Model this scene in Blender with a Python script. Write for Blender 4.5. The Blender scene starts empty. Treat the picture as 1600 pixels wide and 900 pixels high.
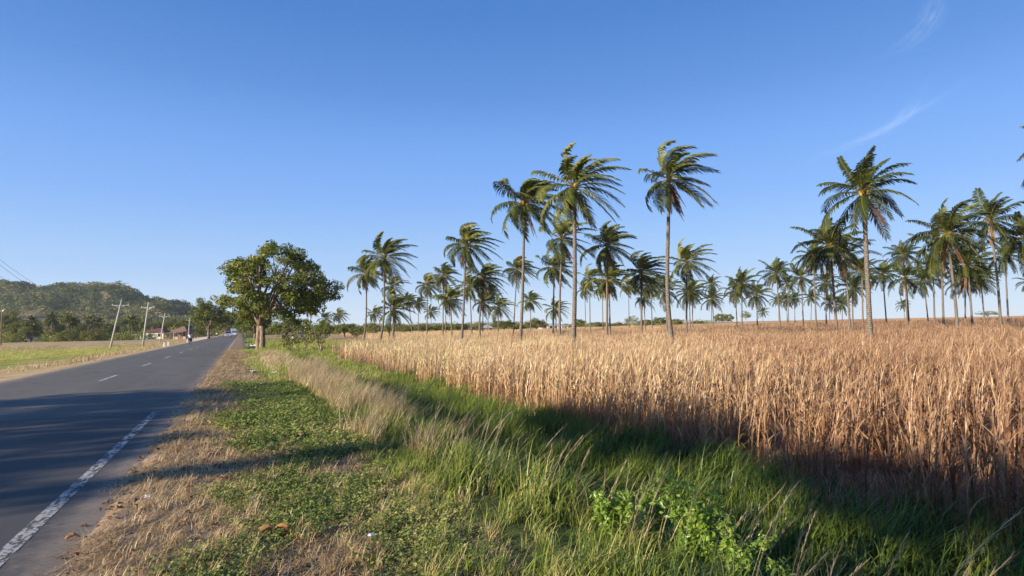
import bpy, math, random
import numpy as np
from mathutils import Vector, Matrix
R_ = math.radians
SC = bpy.context.scene
COL = SC.collection

# ------------------------------------------------------------------ camera
F = 953.0; CAMZ = 1.70
YAW = R_(23.96); PITCH = R_(3.56); ROLL = R_(-1.17)
cd = bpy.data.cameras.new('camera'); cam = bpy.data.objects.new('camera', cd); COL.objects.link(cam)
cd.sensor_width = 36.0; cd.lens = 36.0 * F / 1600.0; cd.clip_start = 0.05; cd.clip_end = 8000
MCAM = Matrix.Rotation(-YAW, 3, 'Z') @ Matrix.Rotation(math.pi/2 + PITCH, 3, 'X') @ Matrix.Rotation(ROLL, 3, 'Z')
cam.matrix_world = Matrix.Translation((0, 0, CAMZ)) @ MCAM.to_4x4()
SC.camera = cam
FWD = Vector((math.sin(YAW), math.cos(YAW), 0)); RIGHT = Vector((math.cos(YAW), -math.sin(YAW), 0))

def ray(px, py):
    return MCAM @ Vector((px - 800, -(py - 450), -F))
def at(px, py, D):           # world point seen at a photo pixel, D metres ahead
    r = ray(px, py); s = D / r.dot(FWD)
    return Vector((r.x*s, r.y*s, CAMZ + r.z*s))
def on_z(px, py, z):
    r = ray(px, py); s = (z - CAMZ) / r.z
    return Vector((r.x*s, r.y*s, z))

# ------------------------------------------------------------------ light
SKYT = (.92, .93, 1.12)
SUN_AZ = R_(-100); SUN_EL = R_(17.5)          # clockwise from +Y (the road's direction)
w = bpy.data.worlds.new('World'); SC.world = w; w.use_nodes = True
nt = w.node_tree; nt.nodes.clear()
wo = nt.nodes.new('ShaderNodeOutputWorld'); bg = nt.nodes.new('ShaderNodeBackground')
sky = nt.nodes.new('ShaderNodeTexSky'); sky.sky_type = 'NISHITA'; sky.sun_disc = False
sky.sun_elevation = SUN_EL; sky.sun_rotation = SUN_AZ; sky.altitude = 50
sky.air_density = 1.0; sky.dust_density = 0.0; sky.ozone_density = 5.0
bg.inputs[1].default_value = 0.094
# thin cirrus wisps, fixed in the sky
tc = nt.nodes.new('ShaderNodeTexCoord')
def wisp(px, py, ang, la, lb, seed):
    d = ray(px, py).normalized()
    # local frame: u along the streak, v across
    d2 = ray(px + 100*math.cos(ang), py - 100*math.sin(ang)).normalized()
    u = (d2 - d*d2.dot(d)).normalized(); v = d.cross(u)
    def dot(vec):
        n = nt.nodes.new('ShaderNodeVectorMath'); n.operation = 'DOT_PRODUCT'
        nt.links.new(tc.outputs['Generated'], n.inputs[0]); n.inputs[1].default_value = vec; return n.outputs['Value']
    def m(op, a, b=None, c=None):
        n = nt.nodes.new('ShaderNodeMath'); n.operation = op
        for i, x in enumerate((a, b, c)):
            if x is None: continue
            if isinstance(x, (int, float)): n.inputs[i].default_value = x
            else: nt.links.new(x, n.inputs[i])
        return n.outputs[0]
    U = m('DIVIDE', dot(u), la); V = dot(v)
    V = m('ADD', V, m('MULTIPLY', m('MULTIPLY', U, U), lb*0.8))
    V = m('DIVIDE', V, lb)
    g = m('EXPONENT', m('MULTIPLY', m('ADD', m('MULTIPLY', U, U), m('MULTIPLY', V, V)), -1.0))
    cx = nt.nodes.new('ShaderNodeCombineXYZ')
    nt.links.new(m('MULTIPLY', U, 1.1), cx.inputs[0]); nt.links.new(m('MULTIPLY', V, 1.6), cx.inputs[1]); cx.inputs[2].default_value = seed
    no = nt.nodes.new('ShaderNodeTexNoise'); no.inputs['Scale'].default_value = 1.3; no.inputs['Detail'].default_value = 6
    nt.links.new(cx.outputs[0], no.inputs[0])
    f = m('MULTIPLY', g, m('MAXIMUM', m('MULTIPLY', m('SUBTRACT', no.outputs[0], 0.36), 3.2), 0.0))
    return m('MULTIPLY', f, m('GREATER_THAN', dot(d), 0.5))
def addn(a, b):
    n = nt.nodes.new('ShaderNodeMath'); n.operation = 'ADD'; nt.links.new(a, n.inputs[0]); nt.links.new(b, n.inputs[1]); n.use_clamp = True; return n.outputs[0]
wm = addn(addn(wisp(1410, 183, R_(42), .034, .006, 1.3), wisp(1375, 205, R_(26), .07, .005, 4.3)), wisp(1450, 35, R_(55), .035, .011, 7.7))
wmul = nt.nodes.new('ShaderNodeMath'); wmul.operation = 'MULTIPLY'; wmul.inputs[1].default_value = .15; nt.links.new(wm, wmul.inputs[0])
hsv = nt.nodes.new('ShaderNodeHueSaturation'); hsv.inputs['Saturation'].default_value = .86
nt.links.new(sky.outputs[0], hsv.inputs['Color'])
mx = nt.nodes.new('ShaderNodeMix'); mx.data_type = 'RGBA'; mx.inputs['B'].default_value = (5.6, 6.3, 7.6, 1)
nt.links.new(wmul.outputs[0], mx.inputs['Factor']); # the sky texture is blended with the clear tropical blue measured by elevation
sx = nt.nodes.new('ShaderNodeSeparateXYZ'); nt.links.new(tc.outputs['Generated'], sx.inputs[0])
cr = nt.nodes.new('ShaderNodeValToRGB'); el_ = cr.color_ramp.elements
SK = [(0.0, (.72, .84, 1.0)), (.045, (.60, .77, 1.0)), (.085, (.45, .66, 1.0)), (.135, (.355, .59, 1.0)), (.20, (.25, .49, 1.0)), (.28, (.185, .415, .95)), (.36, (.115, .31, .78)), (.46, (.065, .235, .66)), (1.0, (.035, .13, .42))]
while len(el_) < len(SK): el_.new(.5)
for e_, (p_, c_) in zip(el_, SK): e_.position = p_; e_.color = (*c_, 1)
nt.links.new(sx.outputs[2], cr.inputs[0])
sc5 = nt.nodes.new('ShaderNodeVectorMath'); sc5.operation = 'SCALE'; sc5.inputs['Scale'].default_value = 5.28; nt.links.new(cr.outputs[0], sc5.inputs[0])
tint = nt.nodes.new('ShaderNodeMix'); tint.data_type = 'RGBA'; tint.inputs['Factor'].default_value = .88
nt.links.new(hsv.outputs[0], tint.inputs['A']); nt.links.new(sc5.outputs[0], tint.inputs['B'])
nt.links.new(wmul.outputs[0], mx.inputs['Factor']); nt.links.new(tint.outputs['Result'], mx.inputs['A'])
nt.links.new(mx.outputs['Result'], bg.inputs[0]); nt.links.new(bg.outputs[0], wo.inputs[0])

sl = bpy.data.lights.new('sun', 'SUN'); sl.energy = 5.0; sl.angle = R_(0.6); sl.color = (1.0, 0.86, 0.67)
so = bpy.data.objects.new('sun', sl); COL.objects.link(so)
sdir = Vector((math.sin(SUN_AZ)*math.cos(SUN_EL), math.cos(SUN_AZ)*math.cos(SUN_EL), math.sin(SUN_EL)))
so.rotation_euler = sdir.to_track_quat('Z', 'Y').to_euler()
SC.view_settings.view_transform = 'Standard'; SC.view_settings.look = 'None'
SC.view_settings.gamma = 1.0; SC.view_settings.use_curve_mapping = False
SC.view_settings.exposure = 0.97
SC.cycles.max_bounces = 6; SC.cycles.transparent_max_bounces = 6; SC.cycles.volume_bounces = 0

# ------------------------------------------------------------------ materials
class NT:
    def __init__(s, name):
        s.m = bpy.data.materials.new(name); s.m.use_nodes = True; s.t = s.m.node_tree; s.t.nodes.clear()
        s.out = s.t.nodes.new('ShaderNodeOutputMaterial')
    def n(s, typ, **kw):
        x = s.t.nodes.new(typ)
        for k, v in kw.items(): setattr(x, k, v)
        return x
    def set(s, sock, v):
        if isinstance(v, bpy.types.NodeSocket): s.t.links.new(v, sock)
        else: sock.default_value = v
    def math(s, op, a, b=0.0, clamp=False):
        x = s.n('ShaderNodeMath', operation=op, use_clamp=clamp); s.set(x.inputs[0], a); s.set(x.inputs[1], b); return x.outputs[0]
    def pos(s):
        g = s.n('ShaderNodeNewGeometry'); return g.outputs['Position']
    def xyz(s, v):
        x = s.n('ShaderNodeSeparateXYZ'); s.set(x.inputs[0], v); return x.outputs
    def noise(s, scale, detail=4, vec=None, rough=.55, stretch=None):
        x = s.n('ShaderNodeTexNoise'); x.inputs['Scale'].default_value = scale; x.inputs['Detail'].default_value = detail; x.inputs['Roughness'].default_value = rough
        v = vec if vec is not None else s.pos()
        if stretch:
            mp = s.n('ShaderNodeMapping'); mp.inputs['Scale'].default_value = stretch; s.set(mp.inputs[0], v); v = mp.outputs[0]
        s.set(x.inputs[0], v); return x.outputs[0]
    def ramp(s, f, stops):
        x = s.n('ShaderNodeValToRGB'); r = x.color_ramp
        while len(r.elements) < len(stops): r.elements.new(0.5)
        for e, (p, c) in zip(r.elements, stops):
            e.position = p; e.color = (c[0], c[1], c[2], 1) if not isinstance(c, (int, float)) else (c, c, c, 1)
        s.set(x.inputs[0], f); return x.outputs[0]
    def mix(s, f, a, b, mode='MIX'):
        x = s.n('ShaderNodeMix', data_type='RGBA', blend_type=mode)
        s.set(x.inputs['Factor'], f)
        for k, v in (('A', a), ('B', b)):
            s.set(x.inputs[k], (*v, 1) if isinstance(v, tuple) and len(v) == 3 else v)
        return x.outputs['Result']
    def smooth(s, v, a, b):
        x = s.n('ShaderNodeMapRange', interpolation_type='SMOOTHSTEP'); s.set(x.inputs[0], v); x.inputs[1].default_value = a; x.inputs[2].default_value = b; return x.outputs[0]
    def attr(s, name):
        x = s.n('ShaderNodeAttribute', attribute_name=name); return x.outputs['Fac']
    def bump(s, h, strength=.5, dist=.02):
        x = s.n('ShaderNodeBump'); x.inputs['Strength'].default_value = strength; x.inputs['Distance'].default_value = dist; s.set(x.inputs['Height'], h); return x.outputs[0]
    def prin(s, col, rough=.8, bump=None, metal=0, spec=.3, **kw):
        p = s.n('ShaderNodeBsdfPrincipled'); s.set(p.inputs['Base Color'], (*col, 1) if isinstance(col, tuple) and len(col) == 3 else col)
        s.set(p.inputs['Roughness'], rough); s.set(p.inputs['Metallic'], metal); s.set(p.inputs['Specular IOR Level'], spec)
        if bump is not None: s.set(p.inputs['Normal'], bump)
        for k, v in kw.items(): s.set(p.inputs[k], v)
        s.t.links.new(p.outputs[0], s.out.inputs[0]); return s.m
    def leaf(s, col, trans=.3, gloss=.06, rough=.45):
        d = s.n('ShaderNodeBsdfDiffuse'); s.set(d.inputs[0], col)
        t = s.n('ShaderNodeBsdfTranslucent'); s.set(t.inputs[0], col)
        g = s.n('ShaderNodeBsdfGlossy'); g.inputs['Roughness'].default_value = rough; g.inputs[0].default_value = (1, 1, 1, 1)
        a = s.n('ShaderNodeMixShader'); a.inputs[0].default_value = trans; s.set(a.inputs[1], d.outputs[0]); s.set(a.inputs[2], t.outputs[0])
        b = s.n('ShaderNodeMixShader'); b.inputs[0].default_value = gloss; s.set(b.inputs[1], a.outputs[0]); s.set(b.inputs[2], g.outputs[0])
        s.t.links.new(b.outputs[0], s.out.inputs[0]); return s.m

def leafmat(name, stops, trans=.3, gloss=.05, hstops=None):
    N = NT(name); c = N.ramp(N.attr('var'), stops)
    if hstops: c = N.mix(1.0, c, N.ramp(N.attr('h'), hstops), 'MULTIPLY')
    return N.leaf(c, trans, gloss)
def plain(name, col, rough=.6, metal=0, var=.15, scale=3.0, spec=.4, bump=0):
    N = NT(name); tco = N.n('ShaderNodeTexCoord').outputs['Object']
    n = N.noise(scale, 5, tco)
    c = N.mix(n, tuple(x*(1-var) for x in col), tuple(min(1, x*(1+var)) for x in col))
    return N.prin(c, rough, N.bump(n, bump, .02) if bump else None, metal, spec)

M = {}
M['frond'] = leafmat('palm_frond', [(0, (.022, .032, .010)), (.5, (.070, .092, .020)), (.8, (.18, .19, .034)), (1, (.34, .26, .07))], .22, .02)
M['deadfrond'] = leafmat('dead_palm_frond', [(0, (.10, .05, .022)), (.6, (.20, .105, .045)), (1, (.32, .20, .10))], .15, .02)
M['mango'] = leafmat('broad_leaf', [(0, (.045, .068, .014)), (.5, (.125, .155, .025)), (.85, (.24, .25, .04)), (1, (.34, .29, .07))], .28, .02)
M['bigleaf'] = leafmat('shade_tree_leaf', [(0, (.035, .055, .012)), (.4, (.11, .145, .022)), (.8, (.26, .28, .045)), (1, (.36, .30, .07))], .32, .02)
M['lightleaf'] = leafmat('light_leaf', [(0, (.07, .09, .02)), (.5, (.15, .18, .035)), (1, (.32, .29, .07))], .28, .02)
M['scrub'] = leafmat('scrub_leaf', [(0, (.06, .07, .02)), (.4, (.14, .155, .035)), (.75, (.24, .23, .055)), (1, (.38, .29, .11))], .2, .01)
M['hillleaf'] = leafmat('hill_leaf', [(0, (.06, .085, .035)), (.4, (.13, .155, .055)), (.7, (.23, .22, .09)), (1, (.42, .33, .20))], .2, .0)
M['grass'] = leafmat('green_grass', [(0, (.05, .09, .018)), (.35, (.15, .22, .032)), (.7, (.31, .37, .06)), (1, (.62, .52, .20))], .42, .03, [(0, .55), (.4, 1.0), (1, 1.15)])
M['drygrass'] = leafmat('dry_grass', [(0, (.26, .20, .09)), (.5, (.46, .35, .18)), (1, (.66, .53, .32))], .35, .03, [(0, (.55, .62, .35)), (.5, 1.0), (1, 1.0)])
M['straw'] = leafmat('straw', [(0, (.22, .14, .075)), (.5, (.50, .36, .19)), (1, (.74, .57, .34))], .2, .03)
M['creeper'] = leafmat('creeper_leaf', [(0, (.07, .12, .025)), (.4, (.21, .27, .055)), (.75, (.40, .41, .11)), (1, (.62, .48, .22))], .35, .03)
M['weed'] = leafmat('weed_leaf', [(0, (.07, .15, .02)), (.5, (.18, .30, .035)), (1, (.36, .46, .08))], .40, .04)
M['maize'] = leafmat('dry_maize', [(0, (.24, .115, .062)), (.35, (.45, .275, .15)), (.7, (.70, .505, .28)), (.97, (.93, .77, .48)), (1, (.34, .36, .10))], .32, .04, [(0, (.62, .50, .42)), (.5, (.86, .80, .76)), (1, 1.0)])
M['seed'] = leafmat('seed_head', [(0, (.28, .21, .12)), (1, (.55, .45, .28))], .3, .02)
M['leaflitter'] = plain('fallen_leaf', (.42, .20, .07), .7, var=.35, scale=20)

def mat_trunk(name, a, b):
    N = NT(name); tco = N.n('ShaderNodeTexCoord').outputs['Object']
    z = N.xyz(tco)[2]
    n = N.noise(2.2, 5, tco); ring = N.math('SINE', N.math('ADD', N.math('MULTIPLY', z, 42.0), N.math('MULTIPLY', n, 5.0)))
    n2 = N.noise(9, 4, tco)
    c = N.mix(N.smooth(n2, .35, .65), a, b)
    c = N.mix(N.math('MULTIPLY', N.smooth(ring, .3, 1.0), .35), c, tuple(x*.45 for x in a))
    return N.prin(c, .9, N.bump(N.math('ADD', ring, n2), .5, .03), spec=.1)
M['palmtrunk'] = mat_trunk('palm_trunk', (.12, .10, .08), (.235, .205, .17))
M['palmtrunkwarm'] = mat_trunk('palm_trunk_warm', (.14, .105, .08), (.26, .205, .16))
def mat_bark(name, a, b):
    N = NT(name); tco = N.n('ShaderNodeTexCoord').outputs['Object']
    n = N.noise(3.0, 7, tco, .65, (3, 3, .6)); n2 = N.noise(1.2, 3, tco)
    c = N.mix(N.smooth(n, .35, .68), a, b); c = N.mix(N.smooth(n2, .5, .75), c, tuple(x*.6 for x in b))
    return N.prin(c, .92, N.bump(n, .9, .05), spec=.1)
M['bark'] = mat_bark('bark', (.14, .10, .07), (.33, .25, .18))
M['paletwig'] = mat_bark('pale_twig', (.28, .22, .16), (.48, .40, .31))

# asphalt
N = NT('asphalt'); P = N.pos(); X, Y, Z = N.xyz(P)
grain = N.noise(150, 3, P); mid = N.noise(2.2, 6, P); big = N.noise(.35, 4, P, stretch=(1.4, .25, 1))
c = N.ramp(mid, [(.25, (.082, .074, .062)), (.75, (.130, .117, .097))])
c = N.mix(N.math('MULTIPLY', N.smooth(big, .42, .68), .55), c, (.150, .136, .115))
c = N.mix(N.math('MULTIPLY', N.smooth(grain, .5, .8), .35), c, (.20, .19, .175))
# wheel tracks
wt = N.math('SINE', N.math('MULTIPLY', N.math('ADD', X, 1.9), 3.9))
c = N.mix(N.math('MULTIPLY', N.smooth(wt, .2, 1), .10), c, (.14, .135, .125))
vo = N.n('ShaderNodeTexVoronoi', feature='DISTANCE_TO_EDGE'); vo.inputs['Scale'].default_value = .55
mpw = N.n('ShaderNodeVectorMath', operation='ADD'); N.set(mpw.inputs[0], P); nv = N.n('ShaderNodeTexNoise'); nv.inputs['Scale'].default_value = 2.5; nv.inputs['Detail'].default_value = 5; N.set(nv.inputs[0], P)
N.set(mpw.inputs[1], nv.outputs['Color']); N.set(vo.inputs['Vector'], mpw.outputs[0])
crk = N.math('MULTIPLY', N.smooth(vo.outputs['Distance'], .012, .003), N.smooth(N.noise(.5, 3, P), .48, .60))
c = N.mix(N.math('MULTIPLY', crk, .8), c, (.025, .023, .022))
pat = N.smooth(N.noise(.9, 2, P, .5, (.5, .22, 1)), .60, .63)
c = N.mix(N.math('MULTIPLY', pat, .30), c, (.055, .052, .048))
spk = N.smooth(N.noise(38, 2, P), .70, .78); c = N.mix(N.math('MULTIPLY', spk, .6), c, (.30, .26, .20))
# darker, bluer colour near the camera on the near lane
near_dk = N.math('MULTIPLY', N.smooth(N.math('ADD', Y, N.math('MULTIPLY', mid, .7)), 16.0, 15.5), N.smooth(X, -4.75, -4.55))
near_dk = N.math('MULTIPLY', near_dk, N.smooth(X, -1.36, -1.5))
c = N.mix(N.math('MULTIPLY', near_dk, .62), c, (.030, .034, .042))
# dust along the edges
edn = N.math('ADD', N.math('MULTIPLY', mid, .7), N.math('MULTIPLY', N.noise(14, 5, P), .5))
ed = N.math('MAXIMUM', N.smooth(N.math('ADD', X, edn), -1.10, -.55), N.smooth(N.math('ADD', X, N.math('MULTIPLY', mid, -.8)), -7.9, -8.6))
c = N.mix(N.math('MULTIPLY', ed, .75), c, (.25, .195, .145))
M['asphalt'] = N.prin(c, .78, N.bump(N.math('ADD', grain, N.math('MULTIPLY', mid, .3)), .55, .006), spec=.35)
# worn paint
def paint(name, lo, hi, alpha_lo=.42, alpha_hi=.56, base=.74):
    N = NT(name); P = N.pos()
    n = N.noise(28, 6, P, .7); n2 = N.noise(7, 5, P, .6, (2.2, .7, 1)); f = N.smooth(N.math('ADD', N.math('MULTIPLY', n, .5), N.math('MULTIPLY', n2, .5)), lo, hi)
    c = N.mix(N.noise(12, 3, P), (base, base*.98, base*.92), (base*.75, base*.72, base*.66))
    p = N.n('ShaderNodeBsdfPrincipled'); N.set(p.inputs['Base Color'], c); p.inputs['Roughness'].default_value = .7
    t = N.n('ShaderNodeBsdfTransparent'); m = N.n('ShaderNodeMixShader'); N.set(m.inputs[0], f); N.set(m.inputs[1], t.outputs[0]); N.set(m.inputs[2], p.outputs[0])
    N.t.links.new(m.outputs[0], N.out.inputs[0]); return N.m
M['edgeline'] = paint('worn_edge_paint', .435, .545, base=.44)
M['dash'] = paint('worn_centre_paint', .40, .56, base=.62)
M['faintdash'] = paint('faint_centre_paint', .54, .66, base=.5)

# ground: soil zones across the road's section
N = NT('ground'); P = N.pos(); X, Y, Z = N.xyz(P)
n1 = N.noise(1.1, 6, P); n2 = N.noise(9, 6, P); n3 = N.noise(60, 4, P); nb = N.noise(.12, 4, P)
XW = N.math('ADD', X, N.math('MULTIPLY', N.math('SUBTRACT', n1, .5), 1.6))
tan = N.ramp(n2, [(.25, (.19, .125, .080)), (.5, (.32, .225, .145)), (.75, (.46, .35, .235))])
tan = N.mix(N.math('MULTIPLY', N.smooth(n3, .5, .75), .5), tan, (.50, .41, .29))
green = N.ramp(n2, [(.3, (.045, .060, .022)), (.7, (.11, .13, .045))])
soil = N.ramp(n2, [(.3, (.13, .075, .045)), (.7, (.26, .16, .10))])
c = N.mix(N.smooth(XW, -.1, .7), tan, green)
bare = N.math('MULTIPLY', N.smooth(n1, .56, .66), N.smooth(XW, 2.2, 1.2))
c = N.mix(N.math('MULTIPLY', bare, .85), c, tan)
c = N.mix(N.smooth(XW, 6.0, 6.9), c, soil)
far = N.smooth(Y, 60, 110); straw = N.ramp(N.noise(.5, 6, P), [(.3, (.32, .20, .11)), (.7, (.52, .36, .20))])
c = N.mix(N.math('MULTIPLY', far, N.smooth(XW, 6.0, 8.0)), c, straw)
# left of the road
XL = N.math('ADD', X, N.math('MULTIPLY', N.math('SUBTRACT', nb, .5), 9.0))
lsand = N.ramp(n1, [(.3, (.40, .28, .15)), (.7, (.56, .43, .26))])
ldry = N.ramp(N.noise(.25, 6, P), [(.3, (.30, .20, .11)), (.5, (.40, .30, .15)), (.7, (.55, .42, .25))])
lgreen = N.ramp(N.noise(.3, 6, P), [(.35, (.17, .20, .03)), (.52, (.32, .32, .06)), (.62, (.40, .30, .14))])
lf = N.mix(N.math('MULTIPLY', N.math('MULTIPLY', N.smooth(Y, 118, 100), N.smooth(nb, .30, .42)), N.smooth(X, -12, -15)), ldry, lgreen)
lf = N.mix(N.smooth(XW, -9.9, -9.0), lf, lsand)
c = N.mix(N.smooth(X, -7, -8), c, lf)
M['ground'] = N.prin(c, .95, N.bump(N.math('ADD', n2, N.math('MULTIPLY', n3, .4)), .8, .05), spec=.1)
N = NT('hill_soil'); P = N.pos(); c = N.ramp(N.noise(.012, 6, P), [(.3, (.07, .085, .035)), (.5, (.13, .12, .06)), (.7, (.26, .20, .13))])
M['hill'] = N.prin(c, .95, spec=.05)

M['concrete'] = plain('weathered_concrete', (.42, .40, .36), .85, bump=.3)
M['wood'] = plain('weathered_wood', (.20, .15, .11), .9, bump=.3)
M['metal'] = plain('galvanised_metal', (.45, .46, .47), .45, metal=.7)
M['wire'] = plain('cable_rubber', (.03, .03, .035), .6)
M['white'] = plain('white_paint', (.78, .77, .74), .55, var=.06)
M['cream'] = plain('cream_render', (.72, .69, .62), .8, var=.08)
M['brownwall'] = plain('brown_render', (.42, .29, .22), .85, var=.2)
M['redroof'] = plain('maroon_roof_tile', (.13, .045, .045), .8, var=.35, scale=4)
M['brownroof'] = plain('rusty roof', (.20, .12, .09), .8, var=.35)
M['greyroof'] = plain('zinc_roof', (.42, .44, .46), .5, metal=.3, var=.2)
M['glass'] = plain('dark_glass', (.03, .04, .05), .08, spec=.7, var=.02)
M['black'] = plain('black_plastic', (.022, .022, .024), .5)
M['rubber'] = plain('tyre_rubber', (.028, .027, .026), .85)
M['redpaint'] = plain('red_paint', (.40, .035, .03), .35)
M['bluepaint'] = plain('blue_paint', (.06, .14, .30), .3, var=.1)
M['silver'] = plain('silver_paint', (.62, .64, .66), .3, metal=.4, var=.05)
M['skin'] = plain('skin', (.30, .17, .11), .6)
M['shirt'] = plain('white_shirt', (.76, .76, .77), .85, var=.1, scale=8)
M['trousers'] = plain('dark_trousers', (.035, .035, .045), .9)
M['blueshirt'] = plain('blue_shirt', (.10, .16, .30), .9)
M['lens'] = plain('lamp_lens', (.75, .75, .70), .15, spec=.8, var=.03)
M['redlens'] = plain('red_lens', (.45, .02, .02), .2, spec=.8, var=.03)
M['pink'] = plain('pink_plastic', (.62, .10, .20), .5)
M['plastic'] = plain('crumpled_plastic', (.72, .74, .76), .35, var=.12, spec=.6)
M['coconut'] = plain('yellow_coconut', (.34, .25, .04), .5, var=.3, scale=5)
M['floral'] = plain('palm_flower_stalk', (.22, .125, .05), .85, var=.4, scale=6)

# ------------------------------------------------------------------ mesh helpers
def mesh(name, V, Q=None, T=None, mats=None, smooth=False, var=None, h=None, mi=None):
    V = np.asarray(V, dtype=np.float32).reshape(-1, 3)
    Q = np.zeros((0, 4), np.int32) if Q is None else np.asarray(Q, np.int32).reshape(-1, 4)
    T = np.zeros((0, 3), np.int32) if T is None else np.asarray(T, np.int32).reshape(-1, 3)
    me = bpy.data.meshes.new(name); nq, ntt = len(Q), len(T)
    me.vertices.add(len(V)); me.vertices.foreach_set('co', V.ravel())
    li = np.concatenate([Q.ravel(), T.ravel()]).astype(np.int32)
    me.loops.add(len(li)); me.loops.foreach_set('vertex_index', li)
    ls = np.concatenate([np.arange(nq)*4, nq*4 + np.arange(ntt)*3]).astype(np.int32)
    me.polygons.add(nq + ntt); me.polygons.foreach_set('loop_start', ls)
    me.polygons.foreach_set('loop_total', np.concatenate([np.full(nq, 4), np.full(ntt, 3)]).astype(np.int32))
    me.polygons.foreach_set('use_smooth', np.full(nq + ntt, bool(smooth)))
    if mi is not None: me.polygons.foreach_set('material_index', np.asarray(mi, np.int32))
    for nm, a in (('var', var), ('h', h)):
        if a is not None:
            at_ = me.attributes.new(nm, 'FLOAT', 'POINT'); at_.data.foreach_set('value', np.asarray(a, np.float32))
    for m in (mats if isinstance(mats, (list, tuple)) else [mats]):
        if m is not None: me.materials.append(m)
    me.update(calc_edges=True); me.validate()
    return me
def link(name, me, parent=None, loc=None, rz=0, s=1.0):
    o = bpy.data.objects.new(name, me); COL.objects.link(o)
    if parent is not None: o.parent = parent
    if loc is not None: o.location = loc
    if rz: o.rotation_euler = (0, 0, rz)
    if s != 1.0: o.scale = (s, s, s) if isinstance(s, (int, float)) else s
    return o
def tag(o, label, cat, group=None, kind=None):
    if label: o['label'] = label
    if cat: o['category'] = cat
    if group: o['group'] = group
    if kind: o['kind'] = kind
    return o
def empty(name, loc, label=None, cat=None, group=None, rz=0):
    o = bpy.data.objects.new(name, None); COL.objects.link(o); o.location = loc; o.rotation_euler = (0, 0, rz); o.empty_display_size = .3
    return tag(o, label, cat, group)

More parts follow.
